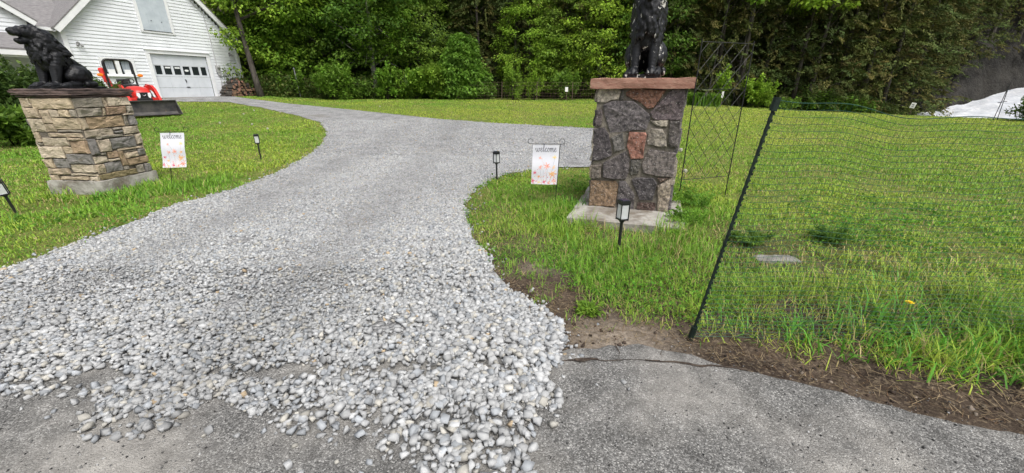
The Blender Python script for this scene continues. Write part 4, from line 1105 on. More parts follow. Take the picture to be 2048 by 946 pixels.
# cross gable on the wing
GC, GA, GE = -7.4, 6.55, 4.0
def span2(z):
    k = max(0, (GA - z) / (GA - GE)) if z > GE else 1
    return GC - 3.4 * k, GC + 3.4 * k
mb = MB(); clapboard(mb, -.05, 2.6, GA - .1, span2, [])
mb.build('cross_gable_wall', M_clap, house, fix=False)
mb = MB()
for ex in (GC - 3.65, GC + 3.65):
    vs = [(ex, -.3, GE - .06), (GC, -.3, GA + .14), (GC, 4.2, GA + .14), (ex, 4.2, GE - .06)]; vs = vs + [(a, b, c - .06) for a, b, c in vs]
    mb.add(vs, [(0, 1, 2, 3), (7, 6, 5, 4), (0, 4, 5, 1), (1, 5, 6, 2), (2, 6, 7, 3), (3, 7, 4, 0)])
mb.build('cross_gable_roof', M_shingle, house)
mb = MB(); rake(mb, GC - 3.65, GE - .1, GC, GA + .08, -.29, .2, .04); rake(mb, GC + 3.65, GE - .1, GC, GA + .08, -.288, .2, .04); mb.build('cross_gable_rake', M_trim, house)
# porch with its low roof, fascia, post and window
mb = MB()
vs = [(-14, -1.75, 2.78), (-4.0, -1.75, 2.78), (-4.0, -.08, 3.42), (-14, -.08, 3.42)]; vs = vs + [(a, b, c - .07) for a, b, c in vs]
mb.add(vs, [(0, 1, 2, 3), (7, 6, 5, 4), (0, 4, 5, 1), (1, 5, 6, 2), (2, 6, 7, 3), (3, 7, 4, 0)])
mb.build('porch_roof', M_shingle, house)
mb = MB(); mb.box((-9, -1.74, 2.62), (10, .06, .17)); mb.box((-9, -1.62, 2.52), (9.9, .12, .1)); mb.box((-4.06, -.9, 2.62), (.06, 1.6, .17)); mb.build('porch_fascia', M_trim, house)
for xa in (-4.25, -7.4, -10.6):
    mb = MB(); mb.box((xa, -1.6, 1.6), (.12, .12, 1.85)); mb.box((xa, -1.6, .75), (.16, .16, .2)); mb.box((xa, -1.6, 2.43), (.16, .16, .1)); mb.build('porch_post', M_trim, house)
mb = MB(); mb.box((-9, -.75, .45), (10, 1.9, .3)); mb.build('porch_floor', mat('porch_grey', (.3, .3, .3), rough=.7), house)
mb = MB(); mb.box((-3.72, .31, 1.7), (.7, .06, 2.0)); mb.build('porch_door', mat('dark_door', (.05, .05, .055), rough=.5), house)
w = MB(); w.box((-6.0, .3, 2.5), (1.5, .06, .1)); w.box((-6.0, .3, 1.35), (1.5, .06, .1)); w.box((-6.72, .3, 1.92), (.1, .06, 1.1)); w.box((-5.28, .3, 1.92), (.1, .06, 1.1)); w.box((-6.0, .28, 1.95), (1.4, .05, .06))
pw = w.build('porch_window', M_trim, house); mb = MB(); mb.box((-6, .33, 1.92), (1.4, .01, 1.1)); mb.build('pane', M_glassd, pw)

# firewood heap beside the garage door
def log_mesh(seed, split):
    rnd = random.Random(seed); r = rnd.uniform(.07, .1); L = .46
    n = 7 if split else 11
    prof = [(r * rnd.uniform(.85, 1.1) * math.cos(t), r * rnd.uniform(.85, 1.1) * math.sin(t)) for t in (np.linspace(0, PI * 1.15, n) if split else np.linspace(0, 2 * PI, n + 1)[:-1])]
    mb = MB(); M4 = Matrix.Translation((0, -L / 2, 0)) @ Matrix.Rotation(R(-90), 4, 'X')
    k = len(prof); vs = [M4 @ Vector((x, y, 0)) for x, y in prof] + [M4 @ Vector((x, y, L)) for x, y in prof]
    mb.add(vs, [tuple(range(k - 1, -1, -1)), tuple(range(k, 2 * k))], 1); mb.add(vs, [(i, (i + 1) % k, k + (i + 1) % k, k + i) for i in range(k)], 0)
    o = mb.build('firewood_log', [M_bark, mat('cut_wood', (.25, .14, .09), (.12, .085, .06), scale=11, rough=.9, objrand=.35)] if seed == 0 else [M_bark, bpy.data.materials['cut_wood']])
    me = o.data; bpy.data.objects.remove(o); return me
logs = [log_mesh(i, i % 2) for i in range(6)]
CM = Matrix.Translation(house.location) @ Matrix.Rotation(HA, 4, 'Z')
ground_s = lambda s, w: Tz(*((CM @ Vector((s, -w, 0))).xy))
for layer in range(2):
    for row in range(8):
        x0 = 2.98 + .035 * row * row * .6; x1 = 5.15 - .2 * row - .35 * layer
        xx = x0
        while xx < x1:
            p = CM @ Vector((xx, -.42 - .5 * layer + random.uniform(-.06, .06), 0))
            z = Tz(p.x, p.y) + .07 + row * .142 + random.uniform(-.015, .02)
            if not (layer == 1 and row > 5):
                o = bpy.data.objects.new('firewood_log', random.choice(logs)); link(o)
                o.location = (p.x, p.y, z); o.rotation_euler = (random.uniform(-.08, .08), random.uniform(0, 6.28), HA + random.gauss(0, .16))
                tag(o, 'split firewood log in the heap beside the garage door', 'log', 'firewood heap by the garage')
            xx += random.uniform(.15, .19)

# ------------------------------------------------------------------ tractor (local x forward)
TS = .92; TH = math.atan2(-.566, .825)
tx, ty = -13.39 - .825 * 2.62 * TS, 15.72 + .566 * 2.62 * TS
tractor = empty('tractor', (tx, ty, Tz(tx, ty)), TH, 'red compact tractor with a black front loader bucket parked on the lawn', 'tractor', scale=TS)
M_red = mat('red_paint', (.6, .025, .018), (.5, .02, .015), scale=3, rough=.32, spec=.5)
M_tyre = mat('tyre_rubber', (.018, .018, .018), (.04, .038, .035), scale=6, rough=.9)
M_steel = mat('dark_steel', (.045, .045, .048), (.1, .095, .09), scale=4, rough=.55, metal=.3, c3=(.2, .15, .11), s3=7, lo3=.6, hi3=.8)
M_lens = mat('lamp_lens', (.8, .82, .85), rough=.12, spec=.6)
M_amber = mat('amber_lens', (.85, .22, .02), rough=.2)
M_chrome = mat('bright_steel', (.6, .6, .62), rough=.25, metal=.9)
M_rim = mat('rim_grey', (.5, .5, .5), rough=.45)
def wheel(x, yv, r, w):
    M4 = Matrix.Translation((x, yv, r)) @ Matrix.Rotation(R(90), 4, 'X')
    mb = MB(); mb.lathe([(r * .58, -w / 2), (r * .85, -w / 2), (r * .95, -w * .38), (r * .96, w * .38), (r * .85, w / 2), (r * .58, w / 2)], 28, 0, M4)
    for k in range(18):
        for s in (-1, 1):
            t = 2 * PI * (k + .25 * s) / 18
            mb.box(M4 @ Vector((r * .965 * math.cos(t), r * .965 * math.sin(t), s * w * .22)), (r * .09, r * .07, w * .5), rot=(Matrix.Rotation(R(90), 3, 'X') @ Matrix.Rotation(t, 3, 'Z') @ Matrix.Rotation(R(25 * s), 3, 'X')))
    root = empty('wheel', (0, 0, 0)); root.parent = tractor
    mb.build('tyre', M_tyre, root)
    mb = MB(); mb.lathe([(r * .2, -w * .3), (r * .57, -w * .42), (r * .6, -w * .5), (r * .6, w * .5), (r * .57, w * .42), (r * .2, w * .3)], 24, 0, M4); mb.build('rim', M_rim, root)
for s in (-1, 1):
    wheel(0, .5 * s, .5, .3); wheel(1.5, .47 * s, .3, .2)
mb = MB(); mb.box((.8, 0, .5), (1.7, .3, .22), bevel=.03); mb.box((1.5, 0, .32), (.14, .8, .1)); mb.box((0, 0, .5), (.3, .8, .24), bevel=.03); mb.build('chassis', M_black, tractor)
# bonnet: rounded, sloping to the nose
bm = bmesh.new(); prof = [(.62, .66, 1.1, .3), (.95, .66, 1.13, .32), (1.4, .66, 1.1, .31), (1.68, .64, 1.02, .28), (1.8, .62, .9, .22)]
rings = []
for (x, z0, z1, hw) in prof:
    rings.append([bm.verts.new((x, hw * c, z0 + (z1 - z0) * d)) for c, d in ((-1, 0), (-1.0, .6), (-.93, .85), (-.7, .97), (0, 1.03), (.7, .97), (.93, .85), (1, .6), (1, 0))])
for a, b in zip(rings, rings[1:]):
    for i in range(8): bm.faces.new((a[i], a[i + 1], b[i + 1], b[i]))
bm.faces.new(rings[-1]); bm.faces.new(list(reversed(rings[0])))
bmesh.ops.recalc_face_normals(bm, faces=bm.faces)
me = bpy.data.meshes.new('bonnet'); bm.to_mesh(me); bm.free(); me.materials.append(M_red); me.polygons.foreach_set('use_smooth', [True] * len(me.polygons))
mobj('bonnet', me, tractor)
for s in (-1, 1):
    mb = MB(); mb.prism([(.75, .72), (1.5, .72), (1.42, .84), (1.15, .94), (.75, .94)], .012, Matrix(((1, 0, 0, 0), (0, 0, 1, s * .318 - .006), (0, 1, 0, 0), (0, 0, 0, 1)))); mb.build('side_grille', M_blackpl, tractor)
mb = MB(); mb.box((1.8, 0, .77), (.05, .3, .24), bevel=.02); mb.box((1.76, 0, .6), (.14, .5, .14), bevel=.02)
for k in range(5): mb.box((1.83, 0, .69 + .04 * k), (.01, .26, .012))
gr = mb.build('grille', M_blackpl, tractor)
mb = MB(); mb.tube([(1.838, -.06, .8), (1.842, -.035, .765), (1.843, 0, .755), (1.842, .035, .765), (1.838, .06, .8)], .011, 6); mb.build('emblem', M_chrome, gr)
for s in (-1, 1):
    mb = MB(); mb.prism([(s * .14, .68), (s * .19, .66), (s * .235, .76), (s * .225, .88), (s * .13, .86), (s * .12, .76)], .05, Matrix(((0, 0, 1, 1.785), (1, 0, 0, 0), (0, 1, 0, 0), (0, 0, 0, 1)))); mb.build('headlight', M_lens, tractor)
mb = MB(); mb.box((.5, 0, 1.1), (.28, .5, .22), bevel=.04); mb.build('dashboard', M_blackpl, tractor)
mb = MB(); C0 = Vector((.33, 0, 1.32)); Mt = Matrix.Rotation(R(-35), 3, 'Y')
mb.tube([C0 + Mt @ Vector((.19 * math.cos(t), .19 * math.sin(t), 0)) for t in np.linspace(0, 2 * PI, 25)], .016, 8)
for t in (0, 2.1, 4.2): mb.tube([C0, C0 + Mt @ Vector((.19 * math.cos(t), .19 * math.sin(t), 0))], .012, 6)
mb.tube([C0, (.48, 0, 1.12)], .025, 8); mb.build('steering_wheel', M_blackpl, tractor)
mb = MB(); mb.box((-.12, 0, .98), (.42, .48, .12), bevel=.04); mb.box((-.33, 0, 1.22), (.12, .46, .42), bevel=.05); mb.build('seat', M_blackpl, tractor)
for s in (-1, 1):
    mb = MB(); P = [(.55 * math.cos(t), .5 + .52 * math.sin(t)) for t in np.linspace(R(20), R(165), 12)]
    for a, b in zip(P, P[1:]):
        m = ((a[0] + b[0]) / 2, (a[1] + b[1]) / 2); l = math.hypot(b[0] - a[0], b[1] - a[1])
        mb.box((m[0], s * .5, m[1]), (l * 1.06, .3, .03), rot=Matrix.Rotation(-math.atan2(b[1] - a[1], b[0] - a[0]), 3, 'Y'))
    mb.build('fender', M_blackpl if s > 0 else M_red, tractor)
mb = MB(); pts = [(-.42, -.47, .7), (-.45, -.47, 1.9)] + [(-.45, -.47 + .18 * (1 - math.cos(t)), 2.02 + .18 * math.sin(t)) for t in np.linspace(0, PI / 2, 6)] + [(-.45, .29 + .18 * math.sin(t), 2.02 + .18 * math.cos(t)) for t in np.linspace(0, PI / 2, 6)] + [(-.45, .47, 1.9), (-.42, .47, .7)]
mb.tube(pts, .038, 8); mb.build('roll_bar', M_black, tractor)
for s in (-1, 1):
    mb = MB(); mb.tube([(-.45, .49 * s, 1.58), (-.45, .64 * s, 1.58)], .014, 6); mb.build('lamp_stalk', M_black, tractor)
    mb = MB(); mb.lathe([(.03, -.04), (.062, -.03), (.07, 0), (.062, .03), (.03, .04)], 14, 0, Matrix.Translation((-.43, .66 * s, 1.58)) @ Matrix.Rotation(R(90), 4, 'Y') @ Matrix.Diagonal((1, 1.5, 1, 1))); mb.build('signal_lamp', M_amber, tractor)
# backhoe boom folded behind on one side
mb = MB(); mb.tube([(-.8, -.25, .8), (-.95, -.42, 1.5), (-.9, -.48, 1.82), (-.72, -.5, 1.78), (-.62, -.5, 1.3)], [.1, .1, .11, .09, .07], 6); mb.box((-.75, -.2, .75), (.4, .7, .3), bevel=.04); mb.build('backhoe_boom', M_red, tractor)
mb = MB(); mb.tube([(-.75, -.4, 1.0), (-.8, -.46, 1.55)], .03, 8); mb.build('backhoe_ram', M_chrome, tractor)
# loader
for s in (-1, 1):
    arm = MB()
    prof = [(.55, 1.12), (.62, 1.22), (1.25, 1.16), (1.5, 1.02), (2.06, .36), (2.04, .24), (1.94, .24), (1.38, .88), (1.2, .96), (.6, 1.0)]
    arm.prism(prof, .09, Matrix(((1, 0, 0, 0), (0, 0, 1, s * .5 - .045), (0, 1, 0, 0), (0, 0, 0, 1))))
    a = arm.build('loader_arm', M_red, tractor)
    mb = MB(); mb.tube([(1.05, s * .43, .72), (1.7, s * .43, .62)], .035, 8); mb.build('ram', M_black, a)
    mb = MB(); mb.tube([(1.5, s * .43, .65), (1.95, s * .43, .45)], .018, 8); mb.box((2.05, s * .5, .3), (.06, .12, .06)); mb.build('ram_rod', M_chrome, a)
    mb = MB(); mb.box((.75, s * .42, .75), (.16, .1, .8), bevel=.02); mb.build('loader_post', M_red, tractor)
mb = MB(); mb.box((1.72, 0, .62), (.08, .92, .12), bevel=.02); mb.box((1.95, 0, .4), (.05, .8, .12), bevel=.015); mb.build('cross_beam', M_red, tractor)
bk = MB(); W = .9
bp = [(2.12, .56), (2.1, .12), (2.2, .03), (2.62, .015)]
for a, b in zip(bp, bp[1:]):
    vs = [(a[0], -W, a[1]), (a[0], W, a[1]), (b[0], W, b[1]), (b[0], -W, b[1])]; vs = vs + [(x - .018, yv, z - .018) for x, yv, z in vs]
    bk.add(vs, [(0, 1, 2, 3), (7, 6, 5, 4), (0, 4, 5, 1), (1, 5, 6, 2), (2, 6, 7, 3), (3, 7, 4, 0)])
for s in (-1, 1):
    bk.prism([(2.12, .56), (2.1, .12), (2.2, .03), (2.62, .015), (2.56, .1), (2.2, .56)], .02, Matrix(((1, 0, 0, 0), (0, 0, 1, s * W - .01), (0, 1, 0, 0), (0, 0, 0, 1))))
bk.box((2.16, 0, .565), (.1, 2 * W, .035)); bk.build('bucket', M_steel, tractor)
# ------------------------------------------------------------------ stone pillars
def stone_patch(Vs, Fs, Cs, outline, O, ex, ez, en, col, depth, rnd, rough=.008, inset=.012):
    """a stone with an uneven face: outline (s, z) on a wall face -> rings of vertices"""
    pts = []
    n = len(outline)
    cx = sum(p[0] for p in outline) / n; cz = sum(p[1] for p in outline) / n
    for i in range(n):
        a = outline[i]; b = outline[(i + 1) % n]
        L = math.hypot(b[0] - a[0], b[1] - a[1]); k = max(1, int(L / .035))
        for j in range(k):
            t = j / k; pts.append((a[0] + (b[0] - a[0]) * t, a[1] + (b[1] - a[1]) * t))
    m = len(pts); base = len(Vs)
    seed = rnd.uniform(0, 100)
    tiltx, tiltz = rnd.gauss(0, .05), rnd.gauss(0, .05)
    rad = max(.02, min(max(p[0] for p in pts) - min(p[0] for p in pts), max(p[1] for p in pts) - min(p[1] for p in pts)) / 2)
    rings = [(0, -.03, 0), (min(.2, inset * .15 / rad), depth * .75, .7), (min(.4, inset * .9 / rad), depth, 1), (.45, depth * 1.06, 1), (.72, depth * 1.08, 1)]
    for (ins, d, rf) in rings:
        for (s, z) in pts:
            s2 = s + (cx - s) * ins; z2 = z + (cz - z) * ins
            nz = mnoise.fractal(Vector((s2 * 9 + seed, z2 * 9, seed)), 1, 2, 4) * rough * rf
            ed = mnoise.noise(Vector((s * 18 + seed, z * 18, 0))) * .007
            dd = d + nz + (tiltx * (s2 - cx) + tiltz * (z2 - cz)) * rf
            Vs.append(O + ex * (s2 + ed) + ez * (z2 + ed * .7) + en * dd)
            f = rnd.uniform(.9, 1.1); Cs.append(tuple(c * f for c in col))
    Vs.append(O + ex * cx + ez * cz + en * (depth * 1.08)); Cs.append(col)
    for r_ in range(len(rings) - 1):
        for i in range(m):
            i2 = (i + 1) % m
            Fs.append((base + r_ * m + i, base + r_ * m + i2, base + (r_ + 1) * m + i2, base + (r_ + 1) * m + i))
    c = base + len(rings) * m
    for i in range(m): Fs.append((base + (len(rings) - 1) * m + i, base + (len(rings) - 1) * m + (i + 1) % m, c))
def stones_object(name, Vs, Fs, Cs, material, parent, core=None, core_mat=None):
    """stones plus the mortar core, one mesh with two materials"""
    b = len(Vs)
    me = bpy.data.meshes.new(name)
    V = [tuple(v) for v in Vs]; F = list(Fs); mi = [0] * len(F)
    if core:
        V += [tuple(v) for v in core[0]]; F += [tuple(i + b for i in f) for f in core[1]]; mi += [1] * len(core[1])
    me.from_pydata(V, [], F)
    me.materials.append(material)
    if core: me.materials.append(core_mat)
    me.polygons.foreach_set('material_index', mi)
    a = me.color_attributes.new('col', 'FLOAT_COLOR', 'POINT')
    c4 = np.ones((len(V), 4), np.float32); c4[:len(Cs), :3] = np.array(Cs); a.data.foreach_set('color', c4.ravel())
    bm = bmesh.new(); bm.from_mesh(me); bmesh.ops.recalc_face_normals(bm, faces=bm.faces); bm.to_mesh(me); bm.free()
    o = bpy.data.objects.new(name, me); return link(o, parent)
def core_box(x0, x1, y0, y1, z0, z1):
    v = [(x, y, z) for x in (x0, x1) for y in (y0, y1) for z in (z0, z1)]
    return v, [(0, 1, 3, 2), (4, 6, 7, 5), (0, 4, 5, 1), (2, 3, 7, 6), (0, 2, 6, 4), (1, 5, 7, 3)]
def rough_slab(mb_, c, s, seed, amp=.008, seg=.06, mi=0):
    """slab whose edges are split stone: a box cut fine and roughened"""
    bm = bmesh.new(); bmesh.ops.create_cube(bm, size=1)
    bmesh.ops.scale(bm, vec=s, verts=bm.verts)
    for ax in range(3):
        k = max(1, int(s[ax] / seg))
        for i in range(1, k):
            co = -s[ax] / 2 + s[ax] * i / k
            no = [0, 0, 0]; no[ax] = 1; pc = [0, 0, 0]; pc[ax] = co
            bmesh.ops.bisect_plane(bm, geom=list(bm.verts) + list(bm.edges) + list(bm.faces), plane_co=pc, plane_no=no)
    bm.normal_update()
    for v in bm.verts:
        p = v.co
        n1 = mnoise.fractal(Vector((p.x * 7 + seed, p.y * 7, p.z * 25)), 1, 2, 4) * amp * 1.6
        edge = (abs(abs(p.x) - s[0] / 2) < 1e-4) + (abs(abs(p.y) - s[1] / 2) < 1e-4) + (abs(abs(p.z) - s[2] / 2) < 1e-4)
        v.co = p + v.normal * (n1 - (edge - 1) * amp * .7)
    bm.verts.index_update()
    mb_.add([v.co + Vector(c) for v in bm.verts], [[v.index for v in f.verts] for f in bm.faces], mi)
    bm.free()

M_field = mat('fieldstone', (.45, .45, .46), (1.6, 1.57, 1.5), scale=30, attr=True, rough=.8, bump=.9, bscale=38, bdist=.014, lo=.36, hi=.66, c3=(.4, .38, .36), s3=75, lo3=.6, hi3=.68)
M_sand = mat('sandstone', (.8, .8, .8), (1.32, 1.3, 1.28), scale=11, attr=True, rough=.9, bump=.9, bscale=24, bdist=.016, lo=.32, hi=.68, stretch=(1, 1, 2.2), c3=(.2, .12, .06), s3=7, lo3=.64, hi3=.8)

# fieldstone pillar
FS = [[(0.021, 1.393), (0.229, 1.397), (0.246, 1.355), (0.231, 1.283), (0.152, 1.274), (0.1, 1.247), (0.013, 1.255), (0.008, 1.329)],
[(0.257, 1.372), (0.284, 1.372), (0.284, 1.271), (0.241, 1.27)],
[(0.312, 1.351), (0.368, 1.385), (0.696, 1.373), (0.648, 1.291), (0.592, 1.202), (0.543, 1.193), (0.468, 1.247), (0.315, 1.313)],
[(0.767, 1.385), (0.88, 1.382), (0.886, 1.227), (0.876, 1.089), (0.632, 1.083), (0.573, 1.146), (0.632, 1.224)],
[(0.084, 1.217), (0.171, 1.257), (0.39, 1.259), (0.474, 1.196), (0.572, 1.121), (0.565, 1.069), (0.541, 0.981), (0.42, 0.968), (0.18, 0.938), (0.11, 1.12)],
[(0.006, 1.163), (0.066, 1.168), (0.076, 1.093), (0.073, 1.007), (0.005, 0.996)],
[(0.0, 0.964), (0.103, 0.976), (0.159, 0.91), (0.18, 0.833), (0.195, 0.778), (0.208, 0.684), (0.086, 0.629), (0.001, 0.614)],
[(0.194, 0.879), (0.307, 0.933), (0.334, 0.793), (0.346, 0.764), (0.241, 0.728), (0.219, 0.8)],
[(0.378, 0.945), (0.545, 0.941), (0.557, 0.911), (0.552, 0.804), (0.547, 0.676), (0.422, 0.664), (0.393, 0.746), (0.37, 0.795)],
[(0.572, 0.929), (0.6, 0.987), (0.711, 0.986), (0.753, 0.918), (0.775, 0.813), (0.725, 0.802), (0.584, 0.822)],
[(0.582, 1.069), (0.758, 1.078), (0.75, 1.013), (0.657, 1.015)],
[(0.776, 1.07), (0.883, 1.073), (0.884, 0.975), (0.884, 0.804), (0.809, 0.81), (0.78, 0.91)],
[(0.131, 0.594), (0.359, 0.734), (0.403, 0.652), (0.41, 0.525), (0.388, 0.431), (0.252, 0.422), (0.138, 0.441)],
[(0.424, 0.643), (0.519, 0.653), (0.535, 0.596), (0.515, 0.5), (0.435, 0.478)],
[(0.553, 0.618), (0.606, 0.766), (0.875, 0.739), (0.884, 0.487), (0.707, 0.491), (0.574, 0.514)],
[(0.0, 0.554), (0.111, 0.582), (0.108, 0.412), (0.004, 0.41)],
[(0.006, 0.382), (0.286, 0.397), (0.312, 0.343), (0.29, 0.104), (0.004, 0.09)],
[(0.323, 0.399), (0.391, 0.399), (0.499, 0.258), (0.507, 0.09), (0.423, 0.088), (0.318, 0.152)],
[(0.457, 0.42), (0.5, 0.45), (0.681, 0.457), (0.722, 0.407), (0.7, 0.214), (0.567, 0.208)],
[(0.545, 0.167), (0.734, 0.184), (0.745, 0.09), (0.544, 0.088)],
[(0.736, 0.376), (0.872, 0.471), (0.875, 0.333), (0.876, 0.092), (0.775, 0.093)],
[(0.72, 0.466), (0.847, 0.474), (0.756, 0.415)]]
FC = [(.36, .34, .3), (.1, .1, .1), (.16, .088, .066), (.1, .085, .095), (.105, .1, .11), (.09, .08, .085), (.062, .058, .066), (.1, .1, .1), (.22, .115, .092), (.2, .19, .17),
      (.24, .23, .2), (.08, .075, .075), (.075, .07, .075), (.085, .085, .08), (.13, .12, .12), (.12, .11, .1), (.17, .125, .085), (.075, .072, .078), (.062, .06, .067), (.07, .05, .045), (.24, .215, .18), (.1, .075, .06)]
PW = .885
RZ = math.atan2(-.326, .945)
pr = empty('stone_pillar', (.92, 4.6, 0), RZ, 'fieldstone gate pillar with a flat red sandstone cap on a concrete footing', 'pillar')
rnd = random.Random(4)
Vs, Fs, Cs = [], [], []
X3, Y3, Z3 = Vector((1, 0, 0)), Vector((0, 1, 0)), Vector((0, 0, 1))
faces = [(Vector((0, 0, 0)), X3, -Y3), (Vector((PW, 0, 0)), Y3, X3), (Vector((PW, PW, 0)), -X3, Y3), (Vector((0, PW, 0)), -Y3, -X3)]
for fi, (O, ex, en) in enumerate(faces):
    for poly, c in zip(FS, FC):
        mx_, mz_ = sum(p[0] for p in poly) / len(poly), sum(p[1] for p in poly) / len(poly)
        poly = [(min(max(s + (s - mx_) * .05, -.004), PW + .004), min(max(z + (z - mz_) * .05, .08), 1.395)) for s, z in poly]
        q = poly if fi % 2 == 0 else [(PW - s, z) for s, z in poly]
        if fi in (1, 2): q = [(s, 1.475 - z) for s, z in q]; q = [(s, min(max(z, .085), 1.39)) for s, z in q]
        stone_patch(Vs, Fs, Cs, q, O, ex, Z3, en, tuple(v * f_ for v, f_ in zip(c if fi == 0 else rnd.choice([q for q in FC if q[0] < q[2] * 1.5]), (1.1, 1.04, 1.0))), rnd.uniform(.012, .026), rnd, .017)
stones_object('shaft', Vs, Fs, Cs, M_field, pr, core_box(.006, PW - .006, .006, PW - .006, .05, 1.388), M_mortar)
mb = MB(); rough_slab(mb, (PW / 2 + .005, PW / 2, 1.44), (PW + .15, PW + .16, .105), 3, .006, .05)
M_redstone = mat('red_sandstone', (.26, .13, .095), (.36, .21, .155), scale=7, rough=.9, bump=.7, bscale=35, bdist=.012, stretch=(1, 1, 5), c3=(.42, .33, .27), s3=22, lo3=.62, hi3=.75)
mb.build('cap', M_redstone, pr)
mb = MB()
fp = [(-.16, -.56), (1.05, -.5), (1.06, 1.02), (-.1, 1.0)]
n = 4
rough_slab(mb, (.44, .22, .035), (1.2, 1.56, .1), 9, .007, .08)
mb.build('footing', M_concrete, pr)

# coursed sandstone pillar
LR = [  # face toward the driveway: (u0, u1, t0, t1, colour)
 (0, .47, 0, .12, 'grey'), (.47, .55, 0, .12, 'tan'), (.55, 1, 0, .115, 'buff'), (0, .42, .12, .225, 'grey'), (.42, .48, .12, .225, 'tan'), (.48, .86, .115, .215, 'rust'), (.86, 1, .115, .2, 'grey'), (.76, 1, .2, .235, 'buff'),
 (.1, .76, .225, .37, 'brown'), (-.02, .1, .225, .37, 'gold'), (.76, .85, .235, .37, 'grey'), (.85, 1, .235, .37, 'dgrey'), (0, .5, .37, .475, 'buffgrey'), (.5, .67, .37, .41, 'grey'), (.5, .67, .41, .45, 'dgrey'), (.67, 1, .37, .475, 'buff'), (.14, .67, .45, .5, 'grey'),
 (0, .14, .475, .68, 'dgrey'), (.14, .37, .5, .66, 'buffgrey'), (.37, .87, .5, .64, 'dgrey'), (.67, .87, .475, .5, 'buff'), (.87, 1, .475, .62, 'buff'), (.46, 1, .64, .675, 'tan'), (.14, .24, .66, .7, 'grey'), (.24, .45, .66, .75, 'rusttan'), (.24, .45, .75, .79, 'buff'),
 (0, .24, .7, .79, 'buff'), (.45, .57, .675, .87, 'brown'), (.57, .84, .675, .705, 'grey'), (.57, .84, .705, .78, 'tan'), (.84, 1, .675, .77, 'dgrey'), (.57, 1, .78, .88, 'brown'), (0, .14, .79, .92, 'tan'), (.14, .45, .79, .92, 'dgrey'), (.45, .57, .87, .92, 'grey'),
 (0, .7, .92, 1, 'moss'), (.7, .87, .88, 1, 'grey'), (.87, 1, .88, 1, 'dgrey')]
LF = [
 (0, .14, 0, .11, 'tan'), (.14, .2, 0, .11, 'buff'), (.2, 1, 0, .13, 'gold'), (0, .3, .11, .235, 'tan'), (.3, .5, .13, .3, 'tan'), (.5, .68, .13, .225, 'buffgrey'), (.68, .9, .13, .225, 'gold'), (.9, 1, .13, .225, 'grey'), (0, .3, .235, .4, 'buff'), (.3, .5, .3, .4, 'tan'), (.5, 1, .225, .37, 'gold'),
 (.3, .98, .4, .46, 'tan'), (.5, 1, .37, .4, 'grey'), (0, .12, .4, .53, 'tan'), (.12, .66, .46, .57, 'buff'), (.66, 1, .46, .5, 'tan'), (.66, 1, .5, .66, 'rusttan'), (0, .12, .53, .56, 'grey'), (0, .5, .57, .72, 'buff'), (.5, .66, .57, .66, 'tan'), (.5, 1, .66, .79, 'dgrey'), (0, .2, .72, .84, 'gold'), (.2, .5, .72, .84, 'dgrey'),
 (.5, 1, .79, .9, 'buff'), (0, .45, .84, .925, 'tan'), (.45, 1, .9, .94, 'buff'), (0, .2, .925, 1, 'tan'), (.2, .8, .94, 1, 'gold'), (.8, 1, .94, 1, 'buff')]
LC = {'grey': (.25, .225, .185), 'tan': (.37, .305, .225), 'buff': (.43, .37, .285), 'rust': (.31, .22, .155), 'gold': (.40, .33, .235), 'dgrey': (.19, .18, .17), 'brown': (.28, .21, .135), 'buffgrey': (.34, .29, .225), 'rusttan': (.34, .25, .17), 'moss': (.2, .165, .09)}
LW = .74; LZ0, LZ1 = .19, 1.275
LA = R(-5)
# local frame: origin at the corner nearest the driveway and road; x along the road side (negative = away), y back
pl = empty('stone_pillar', (-5.68, 5.45, 0), LA, 'sandstone gate pillar of tan and grey courses under a dark layered cap', 'pillar')
Vs, Fs, Cs = [], [], []; rnd = random.Random(11)
g = .006
def course_face(table, O, ex, en):
    for (u0, u1, t0, t1, c) in table:
        u0 = max(u0, 0)
        a, b = u0 * LW + g, u1 * LW - g
        z1, z0 = LZ1 - t0 * (LZ1 - LZ0) - g, LZ1 - t1 * (LZ1 - LZ0) + g
        j = lambda: rnd.uniform(-.006, .006)
        cf = rnd.uniform(.85, 1.12); cb = tuple(v * cf for v in LC[c])
        h = z1 - z0
        out = [(a + j(), z0 + j()), ((a + b) / 2, z0 + j()), (b + j(), z0 + j()), (b + j(), (z0 + z1) / 2), (b + j(), z1 + j()), ((a + b) / 2, z1 + j()), (a + j(), z1 + j()), (a + j(), (z0 + z1) / 2)]
        stone_patch(Vs, Fs, Cs, out, O, ex, Z3, en, cb, rnd.uniform(.016, .036), rnd, .02, .008)
course_face(LR, Vector((0, 0, 0)), Y3, X3)
course_face(LF, Vector((-LW, 0, 0)), X3, -Y3)
course_face(LR, Vector((-LW, LW, 0)), -Y3, -X3)
course_face(LF, Vector((0, LW, 0)), -X3, Y3)
stones_object('shaft', Vs, Fs, Cs, M_sand, pl, core_box(-LW + .004, -.004, .004, LW - .004, .15, LZ1), M_mortar_dark)
mb = MB()
for k, (z, hh, ex, dx) in enumerate(((1.292, .026, .06, .0), (1.318, .024, .1, .01), (1.347, .034, .13, -.008), (1.374, .02, .1, .005))):
    rough_slab(mb, (-LW / 2 + dx, LW / 2 - dx, z), (LW + ex, LW + ex, hh), 20 + k, .006, .045)
M_slate = mat('layered_slate', (.055, .042, .04), (.14, .1, .09), scale=9, rough=.85, bump=.8, bscale=40, bdist=.01, stretch=(1, 1, 6), c3=(.2, .12, .09), s3=6, lo3=.58, hi3=.72)
mb.build('cap', M_slate, pl)
mb = MB(); rough_slab(mb, (-LW / 2, LW / 2, .085), (LW + .1, LW + .1, .21), 31, .009, .06)
mb.build('plinth', M_concrete, pl)
